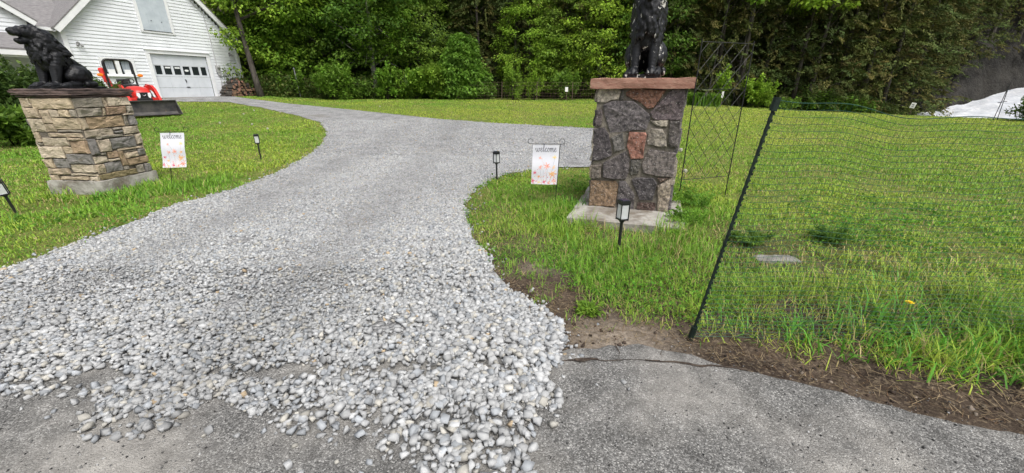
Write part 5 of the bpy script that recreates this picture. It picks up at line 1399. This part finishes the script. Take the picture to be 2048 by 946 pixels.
# pale flat stone lying by the lion
mb = MB(); rough_slab(mb, (0, 0, .012), (.2, .16, .022), 41, .004, .04)
o = mb.build('flat_stone', mat('pale_stone', (.6, .58, .54), (.48, .46, .42), scale=9, rough=.8), loc=(-6.16, 5.6, 1.387)); o.rotation_euler = (0, 0, .3)
tag(o, 'pale flat stone on the dark pillar cap in front of the lion', 'stone')
mb = MB(); rough_slab(mb, (0, 0, 0), (.36, .15, .05), 43, .014, .04)
o = mb.build('flat_rock', mat('grey_rock', (.15, .145, .135), (.25, .24, .22), scale=9, rough=.9, bump=.6, bscale=30), loc=(2.27, 3.16, .008)); o.rotation_euler = (.02, 0, -.1)
tag(o, 'pale flat rock sunk in the grass behind the net fence', 'rock')

# ------------------------------------------------------------------ lions
_bm = bmesh.new(); bmesh.ops.create_icosphere(_bm, subdivisions=2, radius=1)
_bm.verts.index_update()
ICO_V = np.array([v.co[:] for v in _bm.verts]); ICO_F = np.array([[v.index for v in f.verts] for f in _bm.faces]); _bm.free()
def grow(elems, vox, locks=()):
    """one skin over tapered limbs: a chain of balls per limb, remeshed into a single surface"""
    C = []; Rr = []
    for (a, ra, b, rb) in list(elems) + list(locks):
        a = Vector(a); b = Vector(b); L = (b - a).length
        k = max(1, int(L / (min(ra, rb) * .6)))
        for i in range(k + 1):
            t = i / k; C.append(a.lerp(b, t)[:]); Rr.append(ra + (rb - ra) * t)
    C = np.array(C); Rr = np.array(Rr)
    V = (C[:, None] + ICO_V[None] * Rr[:, None, None]).reshape(-1, 3)
    F = (np.arange(len(C)) * len(ICO_V))[:, None, None] + ICO_F[None]
    me = npmesh('tmp', V, [F.reshape(-1, 3)], None)
    o = bpy.data.objects.new('tmp', me); COL.objects.link(o)
    m = o.modifiers.new('r', 'REMESH'); m.mode = 'VOXEL'; m.voxel_size = vox
    s = o.modifiers.new('s', 'SMOOTH'); s.factor = .5; s.iterations = 2
    dg = bpy.context.evaluated_depsgraph_get(); dg.update()
    out = bpy.data.meshes.new_from_object(o.evaluated_get(dg))
    bpy.data.objects.remove(o); bpy.data.meshes.remove(me)
    return out
def lion_mesh(mouth_open, seed):
    E = []
    def cap(a, ra, b, rb): E.append((a, ra, b, rb))
    def both(a, ra, b, rb):
        for s in (-1, 1): cap((a[0], a[1] * s, a[2]), ra, (b[0], b[1] * s, b[2]), rb)
    cap((-.24, 0, .27), .19, (.04, 0, .5), .18); cap((.04, 0, .5), .18, (.12, 0, .6), .18); cap((.13, 0, .5), .15, (.15, 0, .36), .1)
    cap((.02, 0, .66), .18, (.14, 0, .72), .19); cap((.1, 0, .78), .18, (.22, 0, .84), .14)      # mane mass
    cap((.16, 0, .62), .17, (.2, 0, .52), .12); both((.08, .1, .62), .12, (.14, .11, .76), .11)
    cap((.27, 0, .87), .115, (.33, 0, .86), .1)                                                    # skull
    cap((.34, 0, .87), .085, (.47, 0, .86), .062); cap((.47, 0, .865), .06, (.5, 0, .87), .045); both((.44, .035, .84), .045, (.47, .03, .84), .04)
    both((.34, .055, .935), .032, (.38, .045, .925), .02)                                          # brows
    if mouth_open: cap((.3, 0, .755), .065, (.42, 0, .725), .05); cap((.42, 0, .725), .05, (.45, 0, .735), .04)
    else: cap((.32, 0, .79), .07, (.43, 0, .79), .055)
    both((-.2, .13, .22), .17, (-.12, .16, .24), .16); both((-.1, .17, .28), .12, (.0, .19, .2), .085)
    both((-.08, .19, .08), .06, (.12, .2, .06), .055); both((.1, .2, .055), .06, (.16, .2, .05), .05)
    both((.08, .12, .52), .115, (.14, .125, .36), .09); both((.14, .125, .36), .09, (.19, .12, .14), .062); both((.19, .12, .14), .062, (.21, .12, .07), .068)
    both((.21, .12, .06), .065, (.31, .125, .052), .062)
    for s in (-1, 1):
        for t in (-.045, 0, .045): cap((.3, .125 * s + t, .05), .032, (.365, .125 * s + t * 1.15, .045), .026)
        for t in (-.035, .02): cap((.16, .2 * s + t, .05), .03, (.205, .2 * s + t, .045), .024)
    cap((-.4, 0, .12), .045, (-.42, .12, .09), .04); cap((-.42, .12, .09), .04, (-.3, .26, .08), .038); cap((-.3, .26, .08), .04, (-.16, .27, .08), .05)
    rn = random.Random(seed); K = []
    # heavy locks of the mane
    for k in range(250):
        a = rn.uniform(-PI, PI); b = rn.random()
        cx = .24 - .26 * b; rad = .135 + .07 * min(1, b * 1.6)
        c = Vector((cx, rad * math.sin(a), .84 - .31 * b + rad * math.cos(a) * 1.05))
        if abs(a) > 2.3 and b < .3 and mouth_open: continue
        out = Vector((-.12, math.sin(a), math.cos(a) * .8)).normalized()
        flow = (Vector((-.75, .25 * math.sin(a), -.55)) + out * .1).normalized()
        if abs(a) > 1.9: flow = (Vector((-.2, .2 * math.sin(a), -.95))).normalized()
        l = rn.uniform(.06, .13); r0 = rn.uniform(.014, .026)
        m = c + flow * l * .5 + out * .018
        K.append((c, r0, m, r0 * .95)); K.append((m, r0 * .95, c + flow * l, r0 * .35))
    for k in range(110):   # chest ruff
        yv = rn.uniform(-.17, .17); z = rn.uniform(.45, .76); x = .16 + math.sqrt(max(0, .17 ** 2 - yv * yv)) * (.95 - .5 * max(0, .6 - z)) - .015
        c = Vector((x, yv, z)); fl = Vector((-.05, yv * .5 + rn.gauss(0, .12), -1)).normalized(); l = rn.uniform(.06, .12); r0 = rn.uniform(.014, .024)
        K.append((c, r0, c + fl * l * .5 + Vector((.014, 0, 0)), r0)); K.append((c + fl * l * .5 + Vector((.014, 0, 0)), r0, c + fl * l, r0 * .35))
    for k in range(60):    # shoulder locks
        s = rn.choice((-1, 1)); z = rn.uniform(.42, .66); x = rn.uniform(-.06, .12)
        c = Vector((x, s * (.175 + .03 * rn.random()), z)); fl = Vector((-.5, .1 * s, -.85)).normalized(); l = rn.uniform(.06, .12); r0 = rn.uniform(.014, .022)
        K.append((c, r0, c + fl * l, r0 * .35))
    me = grow(E, .0085, K)
    me.polygons.foreach_set('use_smooth', [True] * len(me.polygons))
    return me
def black_paint(name, chips):
    m = mat(name, (.006, .006, .007), (.016, .017, .02), scale=14, rough=.4, spec=.26, bump=.5, bscale=60, bdist=.006)
    if chips:
        nt = m.node_tree; L = nt.links; b = nt.nodes['Principled BSDF']
        tc = nd(nt, 'ShaderNodeTexCoord')
        n1 = nd(nt, 'ShaderNodeTexNoise'); n1.inputs['Scale'].default_value = 9; n1.inputs['Detail'].default_value = 4; L.new(tc.outputs['Object'], n1.inputs['Vector'])
        n2 = nd(nt, 'ShaderNodeTexNoise'); n2.inputs['Scale'].default_value = 28; n2.inputs['Detail'].default_value = 5; L.new(tc.outputs['Object'], n2.inputs['Vector'])
        ad = nd(nt, 'ShaderNodeMath', operation='MULTIPLY'); L.new(n1.outputs['Fac'], ad.inputs[0]); L.new(n2.outputs['Fac'], ad.inputs[1])
        r = nd(nt, 'ShaderNodeMapRange'); r.inputs['From Min'].default_value = .352; r.inputs['From Max'].default_value = .365; L.new(ad.outputs[0], r.inputs['Value'])
        x = nd(nt, 'ShaderNodeMix', data_type='RGBA'); L.new(r.outputs['Result'], x.inputs[0])
        old = b.inputs['Base Color'].links[0].from_socket; L.new(old, x.inputs[6]); x.inputs[7].default_value = (.5, .49, .45, 1); L.new(x.outputs[2], b.inputs['Base Color'])
    return m
def lion(loc, rz, sc, mouth, seed, chips, label):
    e = empty('lion_statue', loc, rz, label, 'statue')
    e.scale = sc if isinstance(sc, tuple) else (sc,) * 3
    M1 = black_paint('black_statue_paint' + ('_chipped' if chips else ''), chips)
    me = lion_mesh(mouth, seed); me.materials.clear(); me.materials.append(M1); mobj('body', me, e)
    mb = MB(); rough_slab(mb, (-.05, 0, .015), (.86, .52, .06), seed, .012, .06); mb.build('base', M1, e, smooth=False)
    return e
cl = Matrix.Rotation(LA, 3, 'Z') @ Vector((-LW / 2 - .0, LW / 2 - .09, 0)) + Vector((-5.68, 5.45, 0))
lion((cl.x, cl.y, 1.383), R(-90) + LA, .76, True, 3, False, 'black lion statue with an open mouth seated on the sandstone pillar')
cr_ = Matrix.Rotation(RZ, 3, 'Z') @ Vector((PW / 2, PW / 2 - .03, 0)) + Vector((.92, 4.6, 0))
lion((cr_.x, cr_.y, 1.49), RZ - R(90) - .02, (.85, .74, 1.0), False, 5, True, 'black lion statue with flaking paint seated on the fieldstone pillar')
# ------------------------------------------------------------------ garden flags
def catmull(pts, k=6):
    P = [Vector(p) for p in pts]; P = [P[0] * 2 - P[1]] + P + [P[-1] * 2 - P[-2]]; out = []
    for i in range(1, len(P) - 2):
        for j in range(k):
            t = j / k; a, b, c, d = P[i - 1], P[i], P[i + 1], P[i + 2]
            out.append(.5 * ((2 * b) + (c - a) * t + (2 * a - 5 * b + 4 * c - d) * t * t + (3 * b - a - 3 * c + d) * t ** 3))
    out.append(P[-2]); return out
# joined script letters: (strokes, advance); x-height 1
SCRIPT = {'w': ([[(-.05, .55), (.12, .95), (.2, .35), (.38, .02), (.58, .3), (.68, .95), (.7, .3), (.9, .02), (1.1, .35), (1.12, .95), (1.25, .8), (1.42, .82)]], 1.4),
          'e': ([[(0, .3), (.3, .5), (.5, .8), (.34, 1.0), (.15, .7), (.2, .15), (.45, .0), (.75, .35)]], .72),
          'l': ([[(0, .3), (.3, 1.0), (.42, 1.75), (.3, 1.95), (.18, 1.5), (.17, .4), (.3, .02), (.58, .35)]], .55),
          'c': ([[(0, .35), (.25, .85), (.5, .98), (.55, .8)], [(.5, .98), (.25, .8), (.14, .4), (.3, .03), (.55, .1), (.78, .4)]], .74),
          'o': ([[(.3, .98), (.1, .6), (.2, .08), (.48, .05), (.6, .5), (.45, .95), (.3, .95), (.5, .78), (.85, .8)]], .8),
          'm': ([[(0, .8), (.14, .95), (.16, .0)], [(.16, .3), (.34, .9), (.5, .9), (.52, .0)], [(.52, .3), (.7, .92), (.86, .85), (.88, .2), (1.0, .02), (1.2, .35)]], 1.15)}
M_cloth = mat('flag_cloth', (.82, .82, .88), (.76, .76, .84), scale=5, rough=.85, transl=.12)
M_ink = mat('print_ink', (.1, .1, .13), rough=.9)
M_or = mat('print_orange', (.82, .32, .08), (.88, .66, .42), scale=60, rough=.9)
M_pk = mat('print_coral', (.8, .22, .17), (.88, .6, .52), scale=60, rough=.9)
M_mg = mat('print_crimson', (.6, .06, .16), (.8, .25, .3), scale=60, rough=.9)
M_ye = mat('print_yellow', (.86, .62, .22), (.86, .72, .4), scale=60, rough=.9)
def flag(loc, rz, pole_x, w, h, z_top, label, seed, pole_tilt=0.0, skew=0.0, cx0=0.0):
    """local x along the flag, y away from the reader"""
    e = empty('garden_flag', loc, rz, label, 'flag')
    rn = random.Random(seed); ph = rn.uniform(0, 6)
    def surf(u, v, d=0.0):      # u 0..1 across, v 0..1 down
        x = cx0 + (u - .5) * w + skew * v * h
        y = .012 * math.sin(u * 5 + ph + v * 2) * v + .006 * math.sin(v * 9 + ph)
        return Vector((x, y - .012 - d, z_top - v * h))
    mb = MB(); nu, nv = 14, 20
    for d, flip in ((0, False), (-.002, True)):
        vs = [surf(i / nu, j / nv, d) for j in range(nv + 1) for i in range(nu + 1)]
        fs = [(j * (nu + 1) + i, j * (nu + 1) + i + 1, (j + 1) * (nu + 1) + i + 1, (j + 1) * (nu + 1) + i) for j in range(nv) for i in range(nu)]
        mb.add(vs, fs if flip else [f[::-1] for f in fs], 0)
    lay = [.0007]
    def ribbon(pts, w0, w1, mi):
        lay[0] += .000004
        k = len(pts); vs = []
        for i, p in enumerate(pts):
            d = Vector(pts[min(i + 1, k - 1)]) - Vector(pts[max(i - 1, 0)]); d = Vector((d.x * w, d.y * h)); d = d.normalized() if d.length > 0 else Vector((1, 0))
            nrm = Vector((-d.y, d.x)); t = i / max(1, k - 1); ww = w0 + (w1 - w0) * t
            for s in (-1, 1): vs.append(surf(p[0] + s * nrm.x * ww / w, p[1] + s * nrm.y * ww / h, lay[0]))
        mb.add(vs, [(2 * i, 2 * i + 1, 2 * i + 3, 2 * i + 2) for i in range(k - 1)], mi)
    def blob(cx, cy, rr, mi, n=9, amp=.35):
        lay[0] += .000004
        vs = [surf(cx, cy, lay[0])]
        for i in range(n):
            t = 2 * PI * i / n; q = rr * (1 - amp * rn.random())
            vs.append(surf(min(max(cx + q * math.cos(t) / w, .005), .995), min(max(cy + q * math.sin(t) / h, .005), .995), lay[0]))
        mb.add(vs, [(0, 1 + i, 1 + (i + 1) % n) for i in range(n)], mi)
    def bloom(cx, cy, rr, mi, n=7):
        for i in range(n):
            t = 2 * PI * i / n + rn.uniform(-.3, .3); l = rr * rn.uniform(.65, 1.1)
            ribbon([(cx, cy), (min(max(cx + .5 * l * math.cos(t) / w, .01), .99), min(max(cy + .5 * l * math.sin(t) / h, .01), .99)), (min(max(cx + l * math.cos(t) / w, .01), .99), min(max(cy + l * math.sin(t) / h, .01), .99))], rr * .2, rr * .05, mi)
        blob(cx, cy, rr * .3, mi, 8)
    # printed stems, then blooms
    for (x0, x1, y0, y1) in ((.55, .52, 1, .55), (.62, .6, .98, .6), (.4, .3, .98, .56), (.72, .86, .98, .3), (.25, .2, .98, .7), (.5, .36, .5, .34), (.46, .45, .98, .62)):
        ribbon([tuple(p)[:2] for p in catmull([(x0, y0 * .99, 0), ((x0 + x1) / 2 + rn.uniform(-.03, .03), (y0 + y1) / 2, 0), (x1, y1, 0)], 5)], .0009, .0007, 3 if rn.random() < .6 else 1)
    for (cx, cy, rr, mi) in ((.3, .32, .026, 3), (.85, .3, .03, 5), (.58, .52, .045, 3), (.32, .55, .03, 3), (.84, .55, .028, 2), (.8, .72, .055, 2), (.12, .7, .03, 4), (.88, .9, .045, 3), (.06, .92, .035, 4), (.28, .8, .025, 2), (.5, .93, .028, 4), (.3, .95, .025, 5), (.68, .96, .022, 3)):
        bloom(cx, cy, rr, mi)
    for k in range(70):
        v = 1 - abs(rn.gauss(0, .14)); v = min(.985, max(.3, v)); blob(rn.uniform(.02, .98), v, rn.uniform(.002, .008), rn.choice((2, 3, 3, 4, 5)), 6)
    for k in range(26): blob(rn.uniform(.05, .95), rn.uniform(.25, .9), rn.uniform(.0015, .003), rn.choice((1, 2, 3)), 6)
    adv = sum(SCRIPT[c][1] for c in 'welcome'); sc = .8 / adv; x = .1; zh = sc * w / h
    for c in 'welcome':
        st, a = SCRIPT[c]
        for s in st:
            pts = catmull([(px, py, 0) for px, py in s], 5)
            ribbon([(x + p.x * sc, .165 - p.y * zh * 1.15) for p in pts], .0022, .0022, 1)
        x += a * sc
    mb.build('cloth', [M_cloth, M_ink, M_or, M_pk, M_mg, M_ye], e, fix=False)
    mb = MB()
    px = pole_x
    bx = px - pole_tilt
    zt = z_top + .014
    mb.tube([(bx, .004, -.05), (px, .004, zt)], .0042, 8)
    def curl(x0, s):
        c = [(x0 + s * .0, 0, zt)]
        for t in np.linspace(0, 1.55 * PI, 16): c.append((x0 + s * (.025 + .03 * math.sin(t)), 0, zt + .03 - .03 * math.cos(t)))
        return c
    L = curl(cx0 - w / 2 - .006, -1); Rr = curl(cx0 + w / 2 + .006, 1)
    mb.tube(list(reversed(L)) + Rr, .0032, 6)
    mb.build('pole', M_black, e)
    return e
flag((-5.02, 5.76, Tz(-5.02, 5.76)), .1, .2, .315, .485, .8, 'white welcome flag with orange flowers on the lawn by the sandstone pillar', 1, pole_tilt=.2, skew=-.2, cx0=.24)
flag((.41, 4.86, 0), -.06, .165, .315, .475, .755, 'white welcome flag with orange flowers by the fieldstone pillar', 2, pole_tilt=.035, skew=-.035)

# ------------------------------------------------------------------ solar path lights
M_clear = bpy.data.materials.new('clear_plastic'); M_clear.use_nodes = True
_b = M_clear.node_tree.nodes['Principled BSDF']; _b.inputs['Base Color'].default_value = (.8, .82, .84, 1); _b.inputs['Roughness'].default_value = .25
_b.inputs['Transmission Weight'].default_value = .5; _b.inputs['IOR'].default_value = 1.15
M_solar = mat('solar_cell', (.03, .035, .06), rough=.15, spec=.5)
M_grey = mat('reflector_grey', (.5, .5, .5), rough=.3, metal=.4)
def path_light(x, y, H, sides, rz, label, tilt=(0, 0), w=.042):
    e = empty('path_light', (x, y, Tz(x, y)), rz, label, 'lamp', 'solar path lights along the driveway')
    e.rotation_euler = (tilt[0], tilt[1], rz)
    hd = .175; z0 = H - hd
    n = sides; ph = PI / n
    ring = lambda r: [(r * math.cos(2 * PI * i / n + ph), r * math.sin(2 * PI * i / n + ph)) for i in range(n)]
    mb = MB(); mb.prism(ring(w * 1.42), .028, Matrix.Translation((0, 0, H - .028))); mb.prism(ring(w * 1.25), .01, Matrix.Translation((0, 0, H - .036)))
    c = mb.build('lamp_cap', M_blackpl, e)
    mb = MB(); mb.prism(ring(w * 1.1), .003, Matrix.Translation((0, 0, H + .0005))); mb.build('solar_panel', M_solar, c)
    mb = MB(); mb.prism(ring(w * 1.25), .014, Matrix.Translation((0, 0, z0)))
    for (a, b) in ring(w * 1.27): mb.box((a, b, z0 + (hd - .03) / 2), (.0075, .0075, hd - .03), rz=math.atan2(b, a))
    mb.build('cage', M_blackpl, e)
    mb = MB(); mb.prism(ring(w * 1.16), hd - .055, Matrix.Translation((0, 0, z0 + .016))); mb.build('lens', M_clear, e)
    mb = MB(); mb.lathe([(.012, 0), (.016, .02), (.012, .05), (.02, .085)], 12, 0, Matrix.Translation((0, 0, H - .125))); mb.build('bulb', M_grey, e)
    mb = MB(); mb.tube([(0, 0, -.06), (0, 0, z0)], .0135, 12); mb.lathe([(.02, z0 - .02), (.024, z0 - .001)], 12); mb.build('stake', M_blackpl, e)
    return e
path_light(.94, 3.27, .51, 4, .28, 'black square solar path light in front of the concrete footing', (.0, .015), .041)
path_light(-.24, 6.28, .46, 6, .1, 'black hexagonal solar path light at the bend of the gravel driveway', (0, -.01), .043)
path_light(-5.02, 8.04, .5, 4, .5, 'black solar path light on the open lawn beyond the sandstone pillar', (0, .0), .043)
path_light(-5.82, 4.5, .42, 4, .75, 'black solar path light leaning in the grass before the sandstone pillar', (.05, -.1), .043)

# ------------------------------------------------------------------ trellis
ax, ay, bx, by = 2.21, 5.15, 2.96, 5.41
TL = math.hypot(bx - ax, by - ay)
tr = empty('wire_trellis', (ax, ay, Tz(ax, ay)), math.atan2(by - ay, bx - ax), 'tall dark wire trellis panel standing in the grass beside the fieldstone pillar', 'trellis')
mb = MB(); mb.tube([(0, 0, -.08), (0, 0, 1.93)], .0065, 8); mb.tube([(TL, 0, -.08), (TL, 0, 1.93)], .0065, 8); mb.tube([(0, 0, .27), (TL, 0, .27)], .0045, 6); mb.tube([(0, 0, 1.9), (TL, 0, 1.9)], .0045, 6); mb.tube([(0, 0, 1.38), (TL, 0, 1.38)], .0035, 6)
mb.build('frame', M_black, tr)
mb = MB(); z0, z1 = .27, 1.9; st = .215
for k in range(-9, 16):
    for s in (1, -1):
        # z = c + s*x clipped to the panel
        c = z0 + k * st + (0 if s > 0 else .02)
        pts = []
        for x in np.linspace(0, TL, 60):
            z = c + s * x * 1.12
            if z0 <= z <= z1: pts.append((x, z))
        if len(pts) > 3: mb.tube([(pts[0][0], .004 * s, pts[0][1]), (pts[-1][0], .004 * s, pts[-1][1])], .0028, 5)
mb.build('lattice', M_black, tr)

# ------------------------------------------------------------------ plastic net fence
M_net = mat('net_plastic', (.008, .05, .03), (.014, .07, .042), scale=4, rough=.5)
M_post = mat('post_green_black', (.006, .013, .01), (.012, .024, .018), scale=20, rough=.5)
A0, A1 = Vector((1.05, 2.0, 0)), Vector((1.225, 1.955, 1.345))
B0, B1 = Vector((3.55, 1.9, 0)), Vector((3.68, 1.92, 1.32))
nf = empty('net_fence', (0, 0, 0), 0, 'dark green plastic net strung from a leaning knobbly post', 'fence')
def netp(u, v):
    a = A0.lerp(A1, v); b = B0.lerp(B1, v); p = a.lerp(b, u)
    sag = math.sin(PI * u) ** .8
    p.z -= .085 * sag * v ** 2 + .012 * math.sin(u * 17 + v * 3) * v + .01 * math.sin(u * 31) * v
    p.y += .05 * math.sin(u * 6 + v * 2) * v * (1 - v * .4) + .012 * math.sin(u * 23 + v * 9) * sag
    p.x += .012 * math.sin(v * 11 + u * 4) * sag
    return p + Vector((0, 0, .03))
mb = MB(); nr, nc = 44, 100
vfun = lambda t: t ** 1.12
for i in range(nr + 1):
    v = vfun(i / nr) * .985
    mb.tube([netp(u, v) for u in np.linspace(0, 1, 70)], .0021 if i in (0, nr) else .00125, 3, cap=False)
for j in range(nc + 1):
    mb.tube([netp(j / nc, v) for v in np.linspace(0, .985, 26)], .0006, 3, cap=False)
mb.build('netting', M_net, nf, fix=False)
def knob_post(a, b):
    mb = MB(); d = b - a
    ts = np.linspace(-.06, 1, 60)
    mb.tube([a + d * t for t in ts], [.0068 + .0022 * (i % 2) for i in range(60)], 8)
    for t in np.linspace(.05, .97, 40): mb.box(a + d * t + Vector((.008, -.003, 0)), (.008, .008, .012), rz=t * 9)
    mb.tube([a + d * .955, a + d * 1.0], .017, 8); mb.tube([a + d * .0, a + d * .07], .017, 8)
    mb.build('post', M_post, nf)
knob_post(A0, A1 + (A1 - A0) * .01); knob_post(B0, B1)

# ------------------------------------------------------------------ dandelions
M_dy = mat('dandelion_yellow', (.9, .62, .015), (.92, .7, .03), scale=80, rough=.7)
M_stem = mat('stem_green', (.12, .2, .05), rough=.6)
M_fluff = mat('seed_fluff', (.62, .6, .55), rough=.9, transl=.3)
def dandelion(x, y, hgt, tilt, label, kind):
    e = empty('dandelion', (x, y, Tz(x, y)), random.uniform(0, 6), label, 'flower', None if kind == 'flower' else ('dandelion clocks' if hgt > .2 else None))
    mb = MB(); top = Vector((tilt * hgt, 0, hgt)); mb.tube([(0, 0, -.02), (tilt * hgt * .3, 0, hgt * .5), top], .0024, 6); mb.build('stem', M_stem, e)
    if kind == 'flower':
        mb = MB()
        for ring, n, l, up in ((0, 22, .024, .25), (1, 18, .019, .6), (2, 12, .012, 1.3)):
            for i in range(n):
                a = 2 * PI * i / n + ring * .2; d = Vector((math.cos(a), math.sin(a), up)).normalized(); s = Vector((-math.sin(a), math.cos(a), 0)) * .0024
                mb.add([top - s, top + s, top + d * l + s, top + d * l - s], [(0, 1, 2, 3)])
        mb.build('petals', M_dy, e, fix=False)
    else:
        n = 130; P = np.tile(np.array([top]), (n, 1)); D = unit(n); rr = .026
        mb = MB()
        for d in D:
            d = Vector(d); q = top + d * rr; s1 = d.orthogonal().normalized() * .006; s2 = d.cross(s1).normalized() * .006
            mb.add([top - s1 * .05, top + s1 * .05, q], [(0, 1, 2)]); mb.add([q - s1, q - s2, q + s1, q + s2], [(0, 1, 2, 3)])
        mb.build('seed_head', M_fluff, e, fix=False)
    return e
dandelion(2.5, 2.2, .13, .1, 'single yellow dandelion flower in the tall grass behind the net', 'flower')
dandelion(2.235, 5.3, .63, -.06, 'taller white dandelion clock beside the fieldstone pillar', 'clock')
dandelion(2.25, 5.18, .38, -.04, 'lower white dandelion clock at the trellis foot', 'clock')
proto = None
for k in range(16):
    x = random.uniform(-10.5, -5.6); y = random.uniform(11, 18.5)
    if not pip(DRIVE, np.array([x]), np.array([y]))[0]:
        if proto is None:
            proto = dandelion(x, y, .17, .1, 'white dandelion clock on the lawn along the far driveway edge', 'clock'); proto['group'] = 'dandelion clocks on the far lawn'; proto.scale = (1.1, 1.1, 1)
        else:
            c = copy_tree(proto); c.location = (x, y, Tz(x, y)); c.rotation_euler = (0, 0, random.uniform(0, 6))

# ------------------------------------------------------------------ small far things
wf = empty('wire_fence', (0, 0, 0), 0, 'low rusty wire fence along the foot of the wood behind the lawn', 'fence')
fp = [(-3.2, 25.1), (-.6, 24.6), (1.4, 24.0), (3.4, 23.9), (5.4, 23.9), (7.6, 24.0), (10, 24.3), (12.4, 25.0), (14.6, 26.0)]
M_rust = mat('rusty_iron', (.1, .07, .05), (.16, .12, .09), scale=10, rough=.9)
for x, y in fp:
    mb = MB(); z = Tz(x, y); mb.tube([(x, y, z - .1), (x + random.uniform(-.04, .04), y, z + 1.0)], .018, 6); mb.build('post', M_rust, wf)
mb = MB()
for hgt in (.1, .25, .4, .6, .8, .97):
    mb.tube([(x, y, Tz(x, y) + hgt) for x, y in fp], .004, 4)
for (x0, y0), (x1, y1) in zip(fp, fp[1:]):
    for t in np.linspace(0, 1, 14)[1:-1]:
        x, y = x0 + (x1 - x0) * t, y0 + (y1 - y0) * t; mb.tube([(x, y, Tz(x, y) + .1), (x, y, Tz(x, y) + .97)], .003, 4)
mb.build('wire', M_rust, wf)
x, y = polar(-26.5, 28.6)
mb = MB(); mb.tube([(0, 0, -.1), (-.12, 0, 1.6)], .03, 8); mb.tube([(-.12, 0, 1.6), (-.14, 0, 1.66)], .045, 8)
tag(mb.build('metal_pole', mat('pole_grey', (.25, .26, .26), rough=.5, metal=.4), loc=(x, y, Tz(x, y))), 'thin grey metal pole at the wood edge past the woodpile', 'pole')
M_sign = mat('sign_white', (.75, .75, .73), rough=.6)
def marker(name, az, r, z, w, h, label, cat, stake=True, tilt=0):
    x, y = polar(az, r); e = empty(name, (x, y, Tz(x, y)), -R(az), label, cat)
    mb = MB(); mb.box((tilt * .1, -.02, z), (w, .012, h), rot=Matrix.Rotation(tilt, 3, 'Y'), bevel=.004); mb.build('plate', M_sign, e)
    mb = MB(); mb.tube([(0, 0, -.06), (tilt * .06, 0, z)], .014, 6); mb.build('stake', M_rust, e)
    if cat == 'sign':
        mb = MB(); mb.box((tilt * .1, -.029, z + .03), (w * .5, .004, h * .16), rot=Matrix.Rotation(tilt, 3, 'Y')); mb.box((tilt * .1, -.029, z - .06), (w * .5, .004, h * .1), rot=Matrix.Rotation(tilt, 3, 'Y')); mb.build('print', M_ink, e)
marker('small_sign', 43.6, 29.6, .5, .19, .26, 'small tilted white sign at the lawn edge by the rock bank', 'sign', tilt=.2)
marker('plant_marker', 7.3, 23.6, .62, .16, .24, 'small white marker on the wire fence before the fieldstone pillar', 'marker')
x, y = polar(26.2, 24.0)
marker('plant_marker', 26.4, 24.0, .62, .1, .3, 'white marker stake at the lily bed behind the trellis', 'marker')
x, y = polar(24.6, 23.8); e = empty('bird_bath', (x, y, Tz(x, y)), 0, 'pale shallow bird bath among the lilies behind the trellis', 'bird bath')
mb = MB(); mb.lathe([(.12, 0), (.05, .08), (.045, .7), (.06, .74)], 14); mb.build('pedestal', M_concrete, e)
mb = MB(); mb.lathe([(.06, .74), (.24, .8), (.27, .83), (.25, .835), (.05, .79)], 20); mb.build('basin', M_sign, e)
x, y = polar(49.3, 28.6); e = empty('garden_stand', (x, y, Tz(x, y) - .2), .3, 'dark slender wire stand poking out of the bush by the river', 'stand')
mb = MB()
for s in (-1, 1): mb.tube([(.16 * s, 0, 0), (.0, 0, 1.75)], .014, 6)
mb.tube([(-.3, 0, .95), (.3, 0, 1.0)], .014, 6); mb.tube([(-.06, 0, 1.35), (.06, 0, 1.35)], .012, 6); mb.build('frame', M_black, e)

# ------------------------------------------------------------------ daylight and camera
EL, AZ = 58, 150          # a veiled high sun behind the viewer, to the right
w = bpy.data.worlds.new('World'); SC.world = w; w.use_nodes = True
nt = w.node_tree; bg = nt.nodes['Background']
sky = nt.nodes.new('ShaderNodeTexSky'); sky.sky_type = 'NISHITA'; sky.sun_disc = False
sky.sun_elevation = R(EL); sky.sun_rotation = R(AZ); sky.air_density = 1; sky.dust_density = 6; sky.ozone_density = 1
hs = nt.nodes.new('ShaderNodeHueSaturation'); hs.inputs['Saturation'].default_value = .3
nt.links.new(sky.outputs[0], hs.inputs['Color']); nt.links.new(hs.outputs[0], bg.inputs['Color'])
bg.inputs['Strength'].default_value = .15
sd = bpy.data.lights.new('sun', 'SUN'); sd.energy = 1.2; sd.angle = R(22); sd.color = (1, .97, .92)
so = bpy.data.objects.new('sun', sd); COL.objects.link(so)
d = Vector((math.sin(R(AZ)) * math.cos(R(EL)), math.cos(R(AZ)) * math.cos(R(EL)), math.sin(R(EL))))
so.rotation_euler = d.to_track_quat('Z', 'Y').to_euler()

cam = bpy.data.cameras.new('camera'); co = bpy.data.objects.new('camera', cam); COL.objects.link(co)
cam.sensor_width = 36; cam.lens = 800 / 2048 * 36; cam.clip_start = .05; cam.clip_end = 1500
co.location = (0, 0, 1.4); co.rotation_euler = (R(90 - 20.43), 0, 0)
SC.camera = co
SC.view_settings.view_transform = 'Standard'; SC.view_settings.look = 'None'; SC.view_settings.gamma = 1; SC.view_settings.use_curve_mapping = False
SC.view_settings.exposure = 0.5
SC.render.resolution_x = 1024; SC.render.resolution_y = 473
SC.cycles.max_bounces = 6; SC.cycles.diffuse_bounces = 3; SC.cycles.glossy_bounces = 2; SC.cycles.transmission_bounces = 4; SC.cycles.transparent_max_bounces = 4
SC.cycles.use_denoising = True
